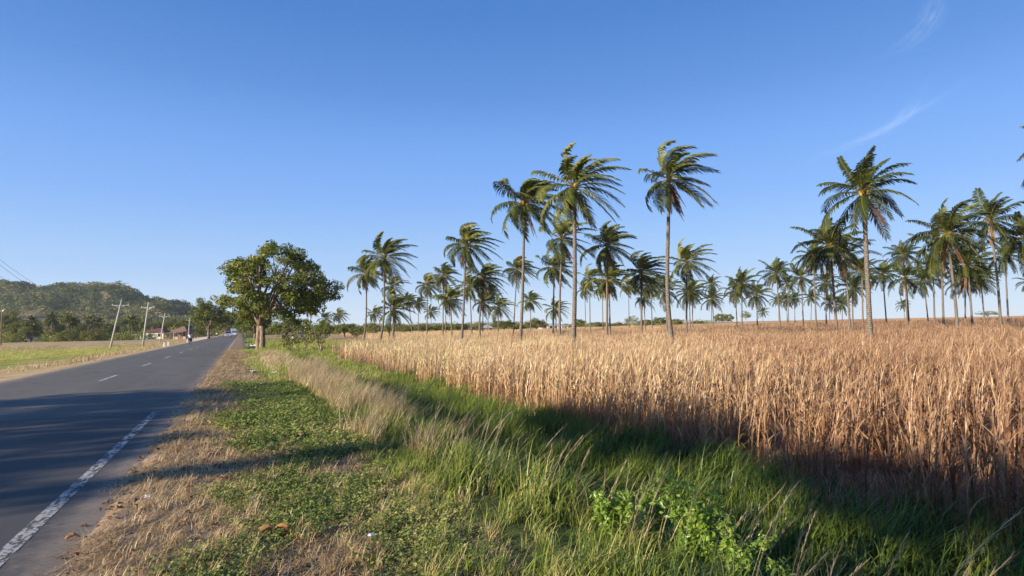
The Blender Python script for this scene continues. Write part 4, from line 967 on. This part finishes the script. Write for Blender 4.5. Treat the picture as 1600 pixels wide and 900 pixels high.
# seed heads
def seed_tm(seed):
    rng = np.random.default_rng(seed); mb = MB(); H = rng.uniform(.75, .95); bx = rng.uniform(.05, .16)
    pts = np.array([(bx*t*t, 0, t*H) for t in (0, .3, .6, .85, 1)]); mb.tube(pts, [.0028, .0025, .002, .0018, .001], 3, cap=False); mb.h[-1] = np.repeat([0, .3, .6, .85, 1], 3)
    for i in range(26):
        t = .70 + .32*i/26; b = (bx*t*t, 0, t*H)
        V, Q_, Hh = blade(rng.uniform(.03, .065), .005, .4, 1, az=rng.uniform(0, 6.28), base=b, tilt=rng.uniform(.2, .6)); mb.add(V, Q_, None, var=rng.uniform(.4, 1), h=1)
    return mb.arrays()
# dry tall grass streak
DG = [tuft(600+i, 11, .62, .0085, .12, (.1, 1.2), 4, .6) for i in range(6)]
dg = lambda x, y: (np.abs(x - (2.35 + .15*np.sin(y*.5))) < .62*np.clip((y-7.5)/3, .15, 1)) & (patch(x*.7, y*.7) < .55)
x, y = zone(1.2, 3.4, 7.5, 30, 62, dg); grass('tall_dry_grass', DG, x, y, 'feathery straw coloured grass along the bank', 'grass', 'drygrass', .42, (.55, 1.25), (.1, 1.0)); print('dry', len(x))
x, y = zone(1.5, 3.4, 8, 30, 7, dg); grass('grass_seed_heads', [seed_tm(720+i) for i in range(5)], x, y, 'feathery seed heads over the dry grass streak', 'seed heads', 'seed', .5, (.7, 1.05), (.3, 1))
x, y = zone(1.0, 3.6, 30, 48, 10, lambda x, y: np.abs(x-1.9) < .7); grass('tall_dry_grass', TG3, x, y, 'straw coloured grass patch before the big tree', 'grass', 'drygrass', .5, (.8, 1.1), (.5, 1))
x, y = zone(2.2, 4.2, 1.5, 12, 4.0, bank); grass('tall_dry_grass', DG, x, y, 'dry grass mixed in the green bank', 'grass', 'drygrass', .6, (.7, 1.05), (.3, .8))
x, y = zone(2.0, 4.2, .8, 13, 9, bank); grass('grass_seed_heads', [seed_tm(700+i) for i in range(6)], x, y, 'nodding tan seed heads above the bank grass', 'seed heads', 'seed', .5, (.75, 1.1), (.2, .9), hf=lambda x, y: .95 + 0*x)
x, y = zone(6.4, 11, -1, 26, 11, lambda x, y: (x > edge(y) - .1) & clumpy(x, y, .2)); grass('maize_undergrowth', [tuft(840+i, 12, .42, .010, .10, (.2, 1.6), 3, .6) for i in range(5)], x, y, 'brown and green weeds between the front maize stalks', 'weeds', 'maize', .2, (.5, 1.2), (.0, .75))
# dry litter under the front of the maize
x, y = zone(6.1, 9, 0, 24, 14, lambda x, y: x > edge(y) - .3); grass('maize_stubble', ST, x, y, 'dead grass and trash at the foot of the maize', 'stubble', 'straw', .3, (.7, 1.7), (.0, .2))
# meadow on the left of the road
MT = [tuft(800+i, 12, .4, .03, .5, (.3, 1.1), 2) for i in range(5)]
lk = lambda x, y: x < -9.6 + .5*np.sin(y*.3)
x, y = zone(-60, -9, 22, 150, 1.6, lambda x, y: lk(x, y) & (patch(x*.1, y*.08) < .3) & ((y < 42) | (y > 108) | (x < -38) | (x > -13))); grass('meadow_grass', MT, x, y, 'dry grass on the far side of the road', 'grass', 'drygrass', .3, (.5, 1.1), (.2, .9))
x, y = zone(-42, -12, 42, 112, 4.5, lambda x, y: (np.sin(x*.21+1)+np.sin(y*.09) > -.9) & clumpy(x*.12, y*.12, 0)); grass('meadow_grass', MT, x, y, 'bright green grass across the road', 'grass', 'grass', .3, (.4, .8), (.70, 1.0))
x, y = zone(8, 40, 58, 130, 1.3, lambda x, y: ~in_crop(x, y)); grass('fallow_grass', MT, x, y, 'dry fallow grass behind the ditch', 'grass', 'drygrass', .3, (.5, 1.1), (.1, .7))

# ------------------------------------------------------------------ weeds with bright leaves
def weed(loc, H, seed, label, spread=.28, stems=7):
    rng = np.random.default_rng(seed); e = empty('weed_shrub', loc, label, 'weed', 'leafy weeds on the ditch bank'); st = MB(); lf = MB()
    for i in range(stems):
        a = rng.uniform(0, 6.28); tip = np.array((math.cos(a)*spread*rng.uniform(.2, 1), math.sin(a)*spread*rng.uniform(.2, 1), H*rng.uniform(.65, 1.05)))
        t = np.linspace(0, 1, 6)[:, None]; pts = tip*t + np.array((tip[0], tip[1], 0))*t*(1-t)*-.6 + rng.normal(0, .008, (6, 3)); st.tube(pts, np.linspace(.006, .002, 6), 4)
        for k in range(95):
            tt = rng.uniform(.12, 1.03); q = np.array([np.interp(tt, t[:, 0], pts[:, c]) for c in range(3)]); a2 = rng.uniform(0, 6.28)
            off = np.array((math.cos(a2), math.sin(a2), rng.uniform(-.1, .5)))*rng.uniform(.015, .085)
            leaves_in(lf, rng, q + off, .016, 3, .024, 1, .45 + .3*tt*rng.uniform(.5, 1), .7)
    st.obj('stem', M['weed'], e); lf.obj('foliage', M['weed'], e)
for (px, py, D, H, sd, lab, sp) in [
    (1075, 0, 4.9, .86, 1, 'tallest bright green leafy weed, on the ditch bank at the bottom', .30),
    (1120, 0, 4.7, .66, 2, 'bushy bright weed touching the tallest weed on its right', .34),
    (1015, 0, 5.6, .78, 3, 'slimmer bright weed just left of the tallest weed', .16),
    (1190, 0, 4.6, .52, 4, 'low bright weed third from the tallest to the right', .30),
    (1260, 0, 4.4, .5, 5, 'lowest bright weed, at the right end of the weed clump', .28),
    (945, 0, 5.2, .50, 6, 'small dull weed half buried in grass at the left end of the clump', .22)]:
    p = at(px, 500, D); weed((p.x, p.y, G(p.x, p.y)), H, sd, lab, sp)

# sapling shrubs on the far ditch bank
def sapling(px, py, D, H, W, seed, label, leafm='lightleaf', nl=22):
    rng = np.random.default_rng(seed); p = at(px, py, D); e = empty('shrub', (p.x, p.y, G(p.x, p.y)), label, 'shrub'); st = MB(); lf = MB()
    for i in range(9):
        a = i*.7 + rng.uniform(-.3, .3); tip = np.array((math.cos(a)*W*rng.uniform(.3, 1), math.sin(a)*W*rng.uniform(.3, 1), H*rng.uniform(.7, 1)))
        t = np.linspace(0, 1, 6)[:, None]; pts = tip*np.concatenate([t**1.5, t**1.5, t], 1) + rng.normal(0, .03, (6, 3)); st.tube(pts, np.linspace(.045, .012, 6), 5)
        for k in range(5):
            q = pts[-1 - k % 3] + rng.normal(0, .25, 3); leaves_in(lf, rng, q, .42, nl, .10, .8, rng.uniform(.3, .7))
    st.obj('stem', M['paletwig'], e, smooth=True); lf.obj('foliage', M[leafm], e)
sapling(500, 552, 56, 3.2, 1.3, 1, 'pale stemmed young shrub at the corner of the maize field')
sapling(452, 548, 60, 1.9, 1.2, 2, 'dry brownish shrub right of the big tree', 'scrub', 12)
sapling(478, 545, 66, 2.2, 1.4, 3, 'loose olive shrub between the big tree and the pale stemmed shrub', 'scrub', 18)

# ------------------------------------------------------------------ utility poles and wires
def pole(bx, D, tx, ty, label, arm_side=1, armw=2.0, mat='concrete'):
    b = at(bx, 525, D); z = G(b.x, b.y); t = at(tx, ty, D)
    e = empty('utility_pole', (b.x, b.y, z), label, 'utility pole', 'utility poles along the left of the road')
    top = np.array((t.x-b.x, t.y-b.y, t.z-z)); mb = MB(); mb.tube([(0, 0, -.4), top*.5, top], [.15, .125, .10], 8); mb.obj('pole_shaft', M[mat], e, smooth=True)
    u = np.array((RIGHT.x, RIGHT.y, .0)); c = top*.90
    mb = MB(); mb.tube([c - u*armw*.5, c + u*armw*.5], .045, 4); mb.obj('crossarm', M[mat], e)
    mb = MB(); mb.tube([c - u*armw*.28, c*.94], .018, 4); mb.tube([c + u*armw*.28, c*.94], .03, 4); mb.obj('crossarm_brace', M['metal'], e)
    tips = []
    for k in (-.46, 0, .46):
        q = c + u*armw*k + (np.array((0, 0, .07)) if k else top*.1)
        mb = MB(); mb.tube([q, q + np.array((0, 0, .1)), q + np.array((0, 0, .2))], [.03, .05, .03], 6); mb.obj('insulator', M['white'], e, smooth=True)
        tips.append(np.array((b.x, b.y, z)) + q + np.array((0, 0, .2)))
    return tips
tp = [pole(172, 92, 190, 470, 'utility pole tilted farthest to the right, nearest of the row', 1, 2.6),
      pole(223, 98, 232, 474, 'second utility pole, slightly tilted, left of the white cottage', 1, 2.2),
      pole(250, 140, 258, 490, 'third utility pole, in front of the white cottage', 1, 2.4),
      pole(294, 175, 296.5, 497, 'farthest thin utility pole, rising behind the motorcyclist', 1, 2.0),
      pole(2, 150, 3, 478, 'brown wooden pole at the left edge of the picture', 1, 1.8, 'wood')]
np_ = pole(-60, 38, -66, 345, 'utility pole standing off the left edge', 1, 2.4)
def wire(a, b, sag, label):
    t = np.linspace(0, 1, 18)[:, None]; pts = a*(1-t) + b*t; pts[:, 2] -= (4*sag*t*(1-t))[:, 0]
    mb = MB(); mb.tube(pts, .012, 4, cap=False); o = mb.obj('power_line', M['wire']); tag(o, label, 'cable', 'power lines')
for k, nm in enumerate(('left', 'middle', 'right')):
    wire(np_[k] - np.array((0, 0, .45*k)), tp[0][k], 2.6, '%s wire coming in at the left edge to the most tilted pole' % nm)
    wire(tp[1][k], tp[2][k], .5, '%s wire between the second and third pole' % nm)

# ------------------------------------------------------------------ houses
def window(e, x, y, z, wd, hg, ny):
    mb = MB(); t = .07
    for (cx, cz, sx, sz) in ((0, hg/2, wd+t, t), (0, -hg/2, wd+t, t), (-wd/2, 0, t, hg-t), (wd/2, 0, t, hg-t), (0, 0, t*.7, hg-t)): mb.box(x+cx, y, z+cz, sx, .12, sz)
    f = mb.obj('window', M['wood'], e); g = MB(); g.box(x, y + ny*-.02, z, wd-t, .03, hg-t); g.obj('pane', M['glass'], f)
def house(px, D, W, dp, H, roofh, label, wallm='cream', roofm='redroof', hip=True, rz=None, windows=(-.28, .28), door=True, porch=False, base=None):
    p = at(px, 522, D); rz = -YAW*1.0 if rz is None else rz
    e = empty('house', (p.x, p.y, G(p.x, p.y) if base is None else base), label, 'house', rz=rz)
    mb = MB(); mb.box(0, 0, H/2-.1, W, dp, H+.2, .03); mb.obj('wall', M[wallm], e)
    ov = .55; x, y = W/2+ov, dp/2+ov; rx = (x-y*.9) if hip else x
    r = MB(); V = [(-x, -y, H), (x, -y, H), (x, y, H), (-x, y, H), (-max(rx, .2), 0, H+roofh), (max(rx, .2), 0, H+roofh)]; V += [(a, b, c+.12) for a, b, c in V]
    r.add(V, [(0, 3, 2, 1), (6, 7, 11, 10), (8, 9, 10, 11), (0, 1, 7, 6), (1, 2, 8, 7), (2, 3, 9, 8), (3, 0, 6, 9)], [(7, 8, 11), (9, 6, 10)]); r.obj('roof', M[roofm], e)
    for k in windows: window(e, k*W, -dp/2-.05, H*.58, 1.2, 1.15, -1)
    if door:
        d = MB(); d.box(0, -dp/2-.04, 1.02, .95, .08, 2.04, .01); dd = d.obj('door', M['wood'], e); h = MB(); h.blob((.36, -dp/2-.12, 1.0), .04, 6, 4); h.obj('handle', M['metal'], dd)
    if porch:
        for k in (-.46, -.15, .15, .46): c = MB(); c.tube([(k*W, -dp/2-1.9, -.1), (k*W, -dp/2-1.9, 2.2)], .09, 6); c.obj('porch_post', M['wood'], e)
        r = MB(); M4 = Matrix.Rotation(R_(12), 4, 'X'); r.box(0, -dp/2-1.1, 2.45, W*1.02, 2.4, .08, M4=M4); r.obj('porch_roof', M[roofm], e)
    return e
house(249, 235, 6.6, 6, 2.5, 1.5, 'small white cottage with a maroon hipped roof left of the road', windows=(-.27, .27), door=False)
house(267, 233, 2.4, 4, 1.9, .6, 'maroon roofed annex on the right side of the white cottage', 'brownwall', windows=(0,), door=False)
house(225, 240, 4.6, 4, 1.7, .25, 'low pale outbuilding left of the white cottage', 'cream', 'greyroof', windows=(-.25, .2), door=False)
house(287, 200, 4.2, 5, 2.6, 1.5, 'brown house with a reddish porch roof beside the road', 'brownwall', 'brownroof', porch=True, windows=(-.3, .3))
house(40, 255, 6.0, 6, 2.2, 1.3, 'house with a grey zinc roof at the back of the left meadow', 'cream', 'greyroof', windows=(-.3, .3))
house(55, 240, 4.2, 4, 1.5, .9, 'lower zinc roofed shed beside the zinc roofed house', 'cream', 'greyroof', windows=(0,), door=False)
house(738, 280, 3.2, 4, 1.9, .5, 'tiny white shed behind the pale palm trunk', 'white', 'greyroof', windows=(), door=True)
house(761, 270, 5.6, 5, 1.5, 1.2, 'zinc roofed shelter in the field among the palms', 'brownwall', 'greyroof', windows=(-.3, .3))
house(849, 285, 4.0, 4, 1.9, .8, 'small beige house below the large round dark tree', 'cream', 'redroof', windows=(.2,), door=True)
house(868, 290, 6.0, 5, 1.8, 1.0, 'white bungalow with pale roof right of the small beige house', 'white', 'greyroof', windows=(-.3, 0, .3), door=False)
house(884, 300, 2.0, 3, 1.4, .5, 'little white hut just left of the tallest palm trunk', 'white', 'greyroof', windows=(), door=True)
house(453, 130, 2.6, 3, 1.3, .6, 'pale building glimpsed under the right side of the big tree', 'cream', 'brownwall', windows=(-.2,), door=True)
house(466, 135, 1.9, 3, 1.6, .4, 'narrow whitish hut under the right side of the big tree', 'white', 'greyroof', windows=(), door=True)

# white guard stones along the left edge
mb = MB(); mb.box(0, 0, .27, .24, .24, .62, .03, .8); GP = mb.mesh('marker_post', M['white']); mb = MB(); mb.box(0, 0, .64, .15, .15, .14, .02, .8); GC = mb.mesh('cap', M['redpaint'])
posts = [(-9.2, 92), (-9.3, 98)] + [(-9.1 + .04*i, 128 + 6.2*i) for i in range(12)]
for i, (x, y) in enumerate(posts):
    lab = ['white marker post alone at the left roadside, nearest one', 'white marker post just left of the motorcyclist'][i] if i < 2 else 'white marker post in the row on the left roadside past the motorcyclist'
    e = empty('marker_post', (x, y, G(x, y)), lab, 'marker post', 'white marker posts at the left roadside'); link('post_body', GP, e); link('cap', GC, e)

# ------------------------------------------------------------------ motorcycles, riders
def skin_mesh(name, verts, edges, rads, mat, sub=1):
    me = bpy.data.meshes.new(name); me.from_pydata(verts, edges, []); o = bpy.data.objects.new(name, me); COL.objects.link(o)
    m = o.modifiers.new('skin', 'SKIN'); m.use_smooth_shade = True
    for i, r in enumerate(rads): me.skin_vertices[0].data[i].radius = (r, r) if not isinstance(r, tuple) else r
    me.skin_vertices[0].data[0].use_root = True
    s = o.modifiers.new('sub', 'SUBSURF'); s.levels = sub; s.render_levels = sub
    dg = bpy.context.evaluated_depsgraph_get(); dg.update(); ev = o.evaluated_get(dg); out = bpy.data.meshes.new_from_object(ev)
    bpy.data.objects.remove(o); bpy.data.meshes.remove(me); out.materials.clear(); out.materials.append(mat); out.name = name
    return out
class Sk:
    def __init__(s): s.v = []; s.e = []; s.r = []
    def a(s, p, r, par=None):
        s.v.append(p); s.r.append(r)
        if par is not None: s.e.append((par, len(s.v)-1))
        return len(s.v)-1
def skm():          # seated rider facing +Y; origin on the ground under the seat
    s = Sk(); pel = s.a((0, -.05, .82), (.15, .13)); ch = s.a((0, .0, 1.08), (.16, .12), pel); sh = s.a((0, .05, 1.30), (.15, .10), ch)
    nk = s.a((0, .08, 1.42), .055, sh); hd = s.a((0, .11, 1.54), (.085, .095), nk); s.a((0, .12, 1.66), .075, hd)
    for k in (-1, 1):
        u = s.a((k*.19, .05, 1.31), .062, sh); el = s.a((k*.27, .22, 1.10), .045, u); wr = s.a((k*.27, .46, 1.03), .030, el); pm = s.a((k*.27, .53, 1.03), .034, wr)
        for f in range(4):
            a = s.a((k*(.25 + .022*f), .585, 1.045 - .004*f), .0095, pm); b = s.a((k*(.25 + .022*f), .61, 1.01), .009, a); s.a((k*(.25 + .022*f), .585, .985), .008, b)
        th = s.a((k*.225, .53, 1.01), .011, pm); s.a((k*.22, .57, .99), .009, th)
        hp = s.a((k*.11, -.03, .80), .10, pel); kn = s.a((k*.21, .36, .74), .075, hp); an = s.a((k*.19, .22, .36), .045, kn); s.a((k*.19, .36, .31), .04, an)
    body = skin_mesh('body', s.v, s.e, s.r, M['skin'])
    s = Sk(); pel = s.a((0, -.05, .86), (.165, .145)); ch = s.a((0, .0, 1.08), (.18, .14), pel); sh = s.a((0, .05, 1.31), (.165, .115), ch)
    for k in (-1, 1): u = s.a((k*.195, .05, 1.32), .080, sh); el = s.a((k*.265, .19, 1.13), .066, u)
    shirt = skin_mesh('shirt', s.v, s.e, s.r, M['shirt'])
    s = Sk(); pel = s.a((0, -.06, .81), (.17, .14))
    for k in (-1, 1): hp = s.a((k*.12, -.02, .79), .115, pel); kn = s.a((k*.21, .36, .745), .09, hp); an = s.a((k*.19, .23, .42), .062, kn)
    tro = skin_mesh('trousers', s.v, s.e, s.r, M['trousers'])
    mb = MB(); mb.blob((0, .10, 1.61), (.135, .155, .14), 12, 8); hel = mb.mesh('helmet', M['black'], True)
    fc = MB(); 
    for k in (-1, 1): fc.blob((k*.033, .205, 1.575), (.013, .01, .009), 6, 4)
    fc.blob((0, .225, 1.545), (.016, .022, .025), 6, 4); fc.blob((0, .205, 1.505), (.03, .012, .008), 6, 4); face = fc.mesh('face', M['skin'], True)
    return [('body', body), ('shirt', shirt), ('trousers', tro), ('helmet', hel), ('face', face)]
RID = skm()
def rider(loc, rz, label, shirt=None):
    e = empty('person', loc, label, 'person', rz=rz)
    for n_, m_ in RID:
        o = link(n_, m_, e)
        if n_ == 'shirt' and shirt: 
            o.data = m_.copy(); o.data.materials[0] = M[shirt]
    return e
def wheel_parts(r, wd):
    t = MB(); n = 18; V = []; 
    for i in range(n):
        a = 2*math.pi*i/n
        for (rr2, x) in ((r*.84, -wd*.5), (r*.96, -wd*.42), (r, 0), (r*.96, wd*.42), (r*.84, wd*.5)): V.append((x, math.cos(a)*rr2, math.sin(a)*rr2))
    Q = [(i*5+j, i*5+j+1, ((i+1) % n)*5+j+1, ((i+1) % n)*5+j) for i in range(n) for j in range(4)] + [(i*5+4, i*5, ((i+1) % n)*5, ((i+1) % n)*5+4) for i in range(n)]
    t.add(V, Q); rm = MB(); rm.tube([(-wd*.3, 0, 0), (wd*.3, 0, 0)], .06, 8)
    for k in range(6): a = k*math.pi/3; rm.tube([(0, 0, 0), (0, math.cos(a)*r*.83, math.sin(a)*r*.83)], .014, 4)
    for sx in (-1, 1):
        rm.tube([(sx*wd*.36, math.cos(a2)*r*.82, math.sin(a2)*r*.82) for a2 in np.linspace(0, 2*math.pi, 19)], .014, 4, cap=False)
    return t.mesh('tyre', M['rubber'], True), rm.mesh('rim', M['metal'], True)
WP = wheel_parts(.29, .10); CWP = wheel_parts(.33, .2)
def motorcycle(loc, rz, label, paintm='black'):
    e = empty('motorcycle', loc, label, 'motorcycle', 'motorcycles on the road', rz)
    for y in (-.62, .62):
        wb = MB(); wb.tube([(-.07, y, .29), (.07, y, .29)], .02, 6); w_ = wb.obj('wheel', M['metal'], e); link('tyre', WP[0], w_, (0, y, .29)); link('rim', WP[1], w_, (0, y, .29))
    m = MB(); m.box(0, -.32, .56, .24, .62, .26, .08, .8); m.box(0, .05, .42, .18, .42, .16, .06); m.box(0, .34, .66, .30, .14, .48, .06, .9, Matrix.Rotation(R_(-18), 4, 'X')); m.obj('fairing', M[paintm], e, smooth=False)
    m = MB(); m.box(0, -.30, .735, .25, .66, .09, .035); m.obj('seat', M['black'], e)
    m = MB(); m.box(0, -.05, .34, .22, .34, .2, .05); m.obj('engine', M['metal'], e)
    m = MB(); m.tube([(.10, .58, .30), (.09, .42, .95)], .022, 6); m.tube([(-.10, .58, .30), (-.09, .42, .95)], .022, 6); m.obj('fork', M['metal'], e)
    m = MB(); m.tube([(-.32, .48, 1.02), (-.2, .44, 1.03), (0, .42, .97), (.2, .44, 1.03), (.32, .48, 1.02)], .018, 6); m.obj('handlebar', M['black'], e)
    for k in (-1, 1):
        m = MB(); m.tube([(k*.22, .45, 1.03), (k*.28, .42, 1.18)], .008, 4); m.blob((k*.29, .41, 1.22), (.06, .015, .04), 8, 5); m.obj('mirror', M['black'], e, smooth=True)
    m = MB(); m.box(0, -.66, .66, .16, .05, .08, .015); m.obj('tail_light', M['redlens'], e)
    m = MB(); m.box(0, -.70, .50, .20, .02, .12, .005, M4=Matrix.Rotation(R_(15), 4, 'X')); m.obj('number_plate', M['white'], e)
    m = MB(); m.box(0, .50, .88, .18, .08, .14, .03); m.obj('headlight', M['lens'], e)
    m = MB(); m.tube([(.14, -.02, .25), (.15, -.4, .30), (.16, -.78, .36)], [.02, .045, .05], 8); m.obj('exhaust', M['metal'], e, smooth=True)
    for y, s in ((-.62, -1), (.62, 1)):
        m = MB(); a = np.linspace(.3, 2.6, 7) if s < 0 else np.linspace(.7, 2.9, 7)
        m.tube([(0, y + math.cos(q)*.33, .29 + math.sin(q)*.33) for q in a], .05, 6); m.obj('mudguard', M[paintm], e, smooth=True)
    return e
p = on_z(297, 538, .02); motorcycle((p.x, p.y, .03), 0, 'black motorcycle ridden away from the camera in the left lane'); rider((p.x, p.y, .03), 0, 'motorcycle rider in a white shirt and dark helmet seen from behind')
for (px, D, nm, r2, sh) in [(330, 172, 'motorcycle nearer of the two far ones by the left edge of the road', 'rider in a blue shirt on the nearer far motorcycle', 'blueshirt'), (339, 186, 'farther small motorcycle beside the bluish van', 'rider in a white shirt on the farthest motorcycle', None)]:
    q = at(px, 521, D); motorcycle((q.x, q.y, .03), R_(4), nm); rider((q.x, q.y, .03), R_(4), r2, sh)

# ------------------------------------------------------------------ van and box truck
def vehicle_wheels(e, xs_, ys_, r=.33):
    for x in xs_:
        for y in ys_:
            wb = MB(); wb.tube([(x-.08, y, r), (x+.08, y, r)], .06, 8); w_ = wb.obj('wheel', M['metal'], e)
            for m_, n_ in zip(CWP, ('tyre', 'rim')): link(n_, m_, w_, (x, y, r), 0, r/.33)
def van(loc, label):        # faces -Y (toward the camera)
    e = empty('van', loc, label, 'van'); W = 1.75
    # side outline extruded, cabin narrower at the top
    low = [(-2.1, .35), (-2.12, .75), (-1.95, .98), (-1.35, 1.15), (1.95, 1.15), (2.05, .9), (2.05, .35)]
    hi = [(-1.38, 1.15), (-.75, 1.80), (-.2, 1.92), (1.75, 1.90), (2.0, 1.15)]
    for nm, out, w0, w1, mt in (('body', low, W, W, 'silver'), ('cabin', hi, W*.98, W*.84, 'bluepaint')):
        n = len(out); z0 = min(z for _, z in out); z1 = max(z for _, z in out); V = []
        for s in (-1, 1):
            for (y, z) in out: t = (z-z0)/(z1-z0); V.append((s*(w0*(1-t)+w1*t)/2, y, z))
        me_ = bpy.data.meshes.new(nm); me_.from_pydata(V, [], [tuple(range(n))[::-1], tuple(range(n, 2*n))] + [(i, (i+1) % n, n+(i+1) % n, n+i) for i in range(n)]); me_.materials.append(M[mt]); link(nm, me_, e)
    m = MB(); M4 = Matrix.Rotation(R_(44), 4, 'X'); m.box(0, -1.085, 1.475, W*.80, .03, .78, .01, M4=Matrix.Rotation(R_(-44), 4, 'X')); m.obj('windscreen', M['glass'], e)
    for s in (-1, 1):
        m = MB(); m.box(s*W*.462, .35, 1.50, .03, 2.2, .42, .01, M4=Matrix.Rotation(R_(-6*s), 4, 'Y')); m.obj('side_window', M['glass'], e)
        m = MB(); m.box(s*.64, -2.08, .80, .32, .1, .17, .03); m.obj('headlight', M['lens'], e)
        m = MB(); m.box(s*.98, -1.15, 1.22, .16, .08, .18, .03); m.obj('wing_mirror', M['black'], e)
    m = MB(); m.box(0, -2.13, .72, .8, .05, .16, .02); m.obj('grille', M['black'], e)
    m = MB(); m.box(0, -2.14, .45, W*.98, .12, .2, .04); m.obj('bumper', M['silver'], e)
    vehicle_wheels(e, (-.78, .78), (-1.35, 1.35), .31); return e
q = at(356.5, 521, 185); van((q.x, q.y, .03), 'bluish silver van coming toward the camera far down the road')
def truck(loc, label):
    e = empty('box_truck', loc, label, 'truck')
    m = MB(); m.box(0, 1.1, 1.95, 2.25, 4.6, 2.35, .04); m.obj('cargo_box', M['white'], e)
    m = MB(); m.box(0, -2.15, 1.25, 2.0, 1.6, 1.55, .15, .92); c = m.obj('cab', M['white'], e)
    m = MB(); m.box(0, -2.93, 1.62, 1.7, .04, .6, .02, M4=Matrix.Rotation(R_(-4), 4, 'X')); m.obj('windscreen', M['glass'], e)
    for s in (-1, 1):
        m = MB(); m.box(s*.97, -2.3, 1.6, .04, .75, .5, .01); m.obj('side_window', M['glass'], e)
        m = MB(); m.box(s*.75, -2.96, .85, .34, .08, .2, .03); m.obj('headlight', M['lens'], e)
        m = MB(); m.tube([(s*1.0, -2.8, 1.8), (s*1.2, -2.85, 1.75)], .02, 4); m.box(s*1.22, -2.86, 1.6, .14, .06, .34, .02); m.obj('wing_mirror', M['black'], e)
    m = MB(); m.box(0, -2.97, .5, 2.0, .14, .25, .04); m.obj('bumper', M['silver'], e)
    m = MB(); m.box(0, .4, .6, .9, 6.0, .2, .02); m.obj('chassis', M['black'], e)
    vehicle_wheels(e, (-.85, .85), (-2.0, 2.0), .4); return e
q = at(365.5, 520, 235); truck((q.x, q.y, .03), 'white box truck behind the bluish van at the far end of the road')

# ------------------------------------------------------------------ litter and fallen leaves on the verge
def crumple(name, px, py, z, size, mat, label, cat, seed, flat=.35):
    rng = np.random.default_rng(seed); p = on_z(px, py, z); zz = G(p.x, p.y); n = 7; V = []; Q = []
    for i in range(n):
        for j in range(n): V.append(((i/(n-1)-.5)*size*rng.uniform(.8, 1.15), (j/(n-1)-.5)*size*.7*rng.uniform(.8, 1.15), abs(rng.normal(0, flat*size*.35)) + .02))
    for i in range(n-1):
        for j in range(n-1): Q.append((i*n+j, (i+1)*n+j, (i+1)*n+j+1, i*n+j+1))
    me = mesh(name, V, Q, None, M[mat]); o = link(name, me, None, (p.x, p.y, zz + .03), rng.uniform(0, 3))
    s = o.modifiers.new('thickness', 'SOLIDIFY'); s.thickness = .003
    return tag(o, label, cat)
def dryleaf(px, py, z, L, seed, label, rz):
    rng = np.random.default_rng(seed); p = on_z(px, py, z); n = 9; V = []; Q = []
    for i in range(n):
        t = i/(n-1); wv = L*.30*math.sin(math.pi*min(1, t*.96+.02))**.7; c = .10*L*math.sin(t*3.0)
        for k in (-1, -.5, 0, .5, 1): V.append(((t-.5)*L, k*wv + .04*L*math.sin(t*4), c + abs(k)**1.5*wv*.8 + rng.normal(0, .004)))
    for i in range(n-1):
        for j in range(4): Q.append((i*5+j, (i+1)*5+j, (i+1)*5+j+1, i*5+j+1))
    o = link('fallen_leaf', mesh('fallen_leaf', V, Q, None, M['leaflitter'], True), None, (p.x, p.y, G(p.x, p.y) + .065), rz)
    s = o.modifiers.new('thickness', 'SOLIDIFY'); s.thickness = .002
    tag(o, label, 'leaf', 'big fallen leaves')
dryleaf(418, 843, -.05, .15, 1, 'crumpled brown fallen leaf, left one of the pair on the green creeper', .3)
dryleaf(440, 840, -.05, .13, 2, 'orange brown fallen leaf, right one of the pair on the green creeper', -.4)
dryleaf(296, 773, -.03, .09, 3, 'small orange leaf on the dry verge', .8)
dryleaf(160, 771, -.03, .10, 4, 'curled brown leaf on the dirt beside the road line', 1.8)
dryleaf(113, 853, -.03, .10, 5, 'pale brown leaf on the dirt at the lower left', .2)
crumple('plastic_scrap', 230, 788, -.03, .07, 'plastic', 'grey plastic scrap on the dry verge', 'litter', 1)
crumple('plastic_scrap', 581, 850, -.08, .06, 'plastic', 'small pale scrap among the creeper leaves', 'litter', 2)
crumple('plastic_bag', 396, 582, -.05, .38, 'plastic', 'flattened pale plastic bag on the bare dirt verge', 'litter', 3, .2)
crumple('plastic_bag', 428, 585, -.08, .26, 'plastic', 'white crumpled bag at the right of the bare dirt patch', 'litter', 4, .4)
crumple('plastic_bag', 393, 542, -.08, 1.2, 'plastic', 'white bag lying at the foot of the big tree', 'litter', 5, .25)
crumple('pink_scrap', 458, 671, -.1, .13, 'pink', 'bright pink plastic scrap in the creeper', 'litter', 6, .5)

# ------------------------------------------------------------------ haze
mb = MB(); mb.box(0, 600, 60, 3400, 1500, 130); hz = mb.mesh('haze', None)
hm = bpy.data.materials.new('haze'); hm.use_nodes = True; t_ = hm.node_tree; t_.nodes.clear(); o_ = t_.nodes.new('ShaderNodeOutputMaterial'); v_ = t_.nodes.new('ShaderNodeVolumePrincipled')
v_.inputs['Density'].default_value = .00011; v_.inputs['Color'].default_value = (.80, .88, 1.0, 1); v_.inputs['Anisotropy'].default_value = .2
t_.links.new(v_.outputs[0], o_.inputs['Volume']); hz.materials.append(hm)
tag(link('haze', hz), 'thin bright air over the plain', 'haze', kind='stuff')
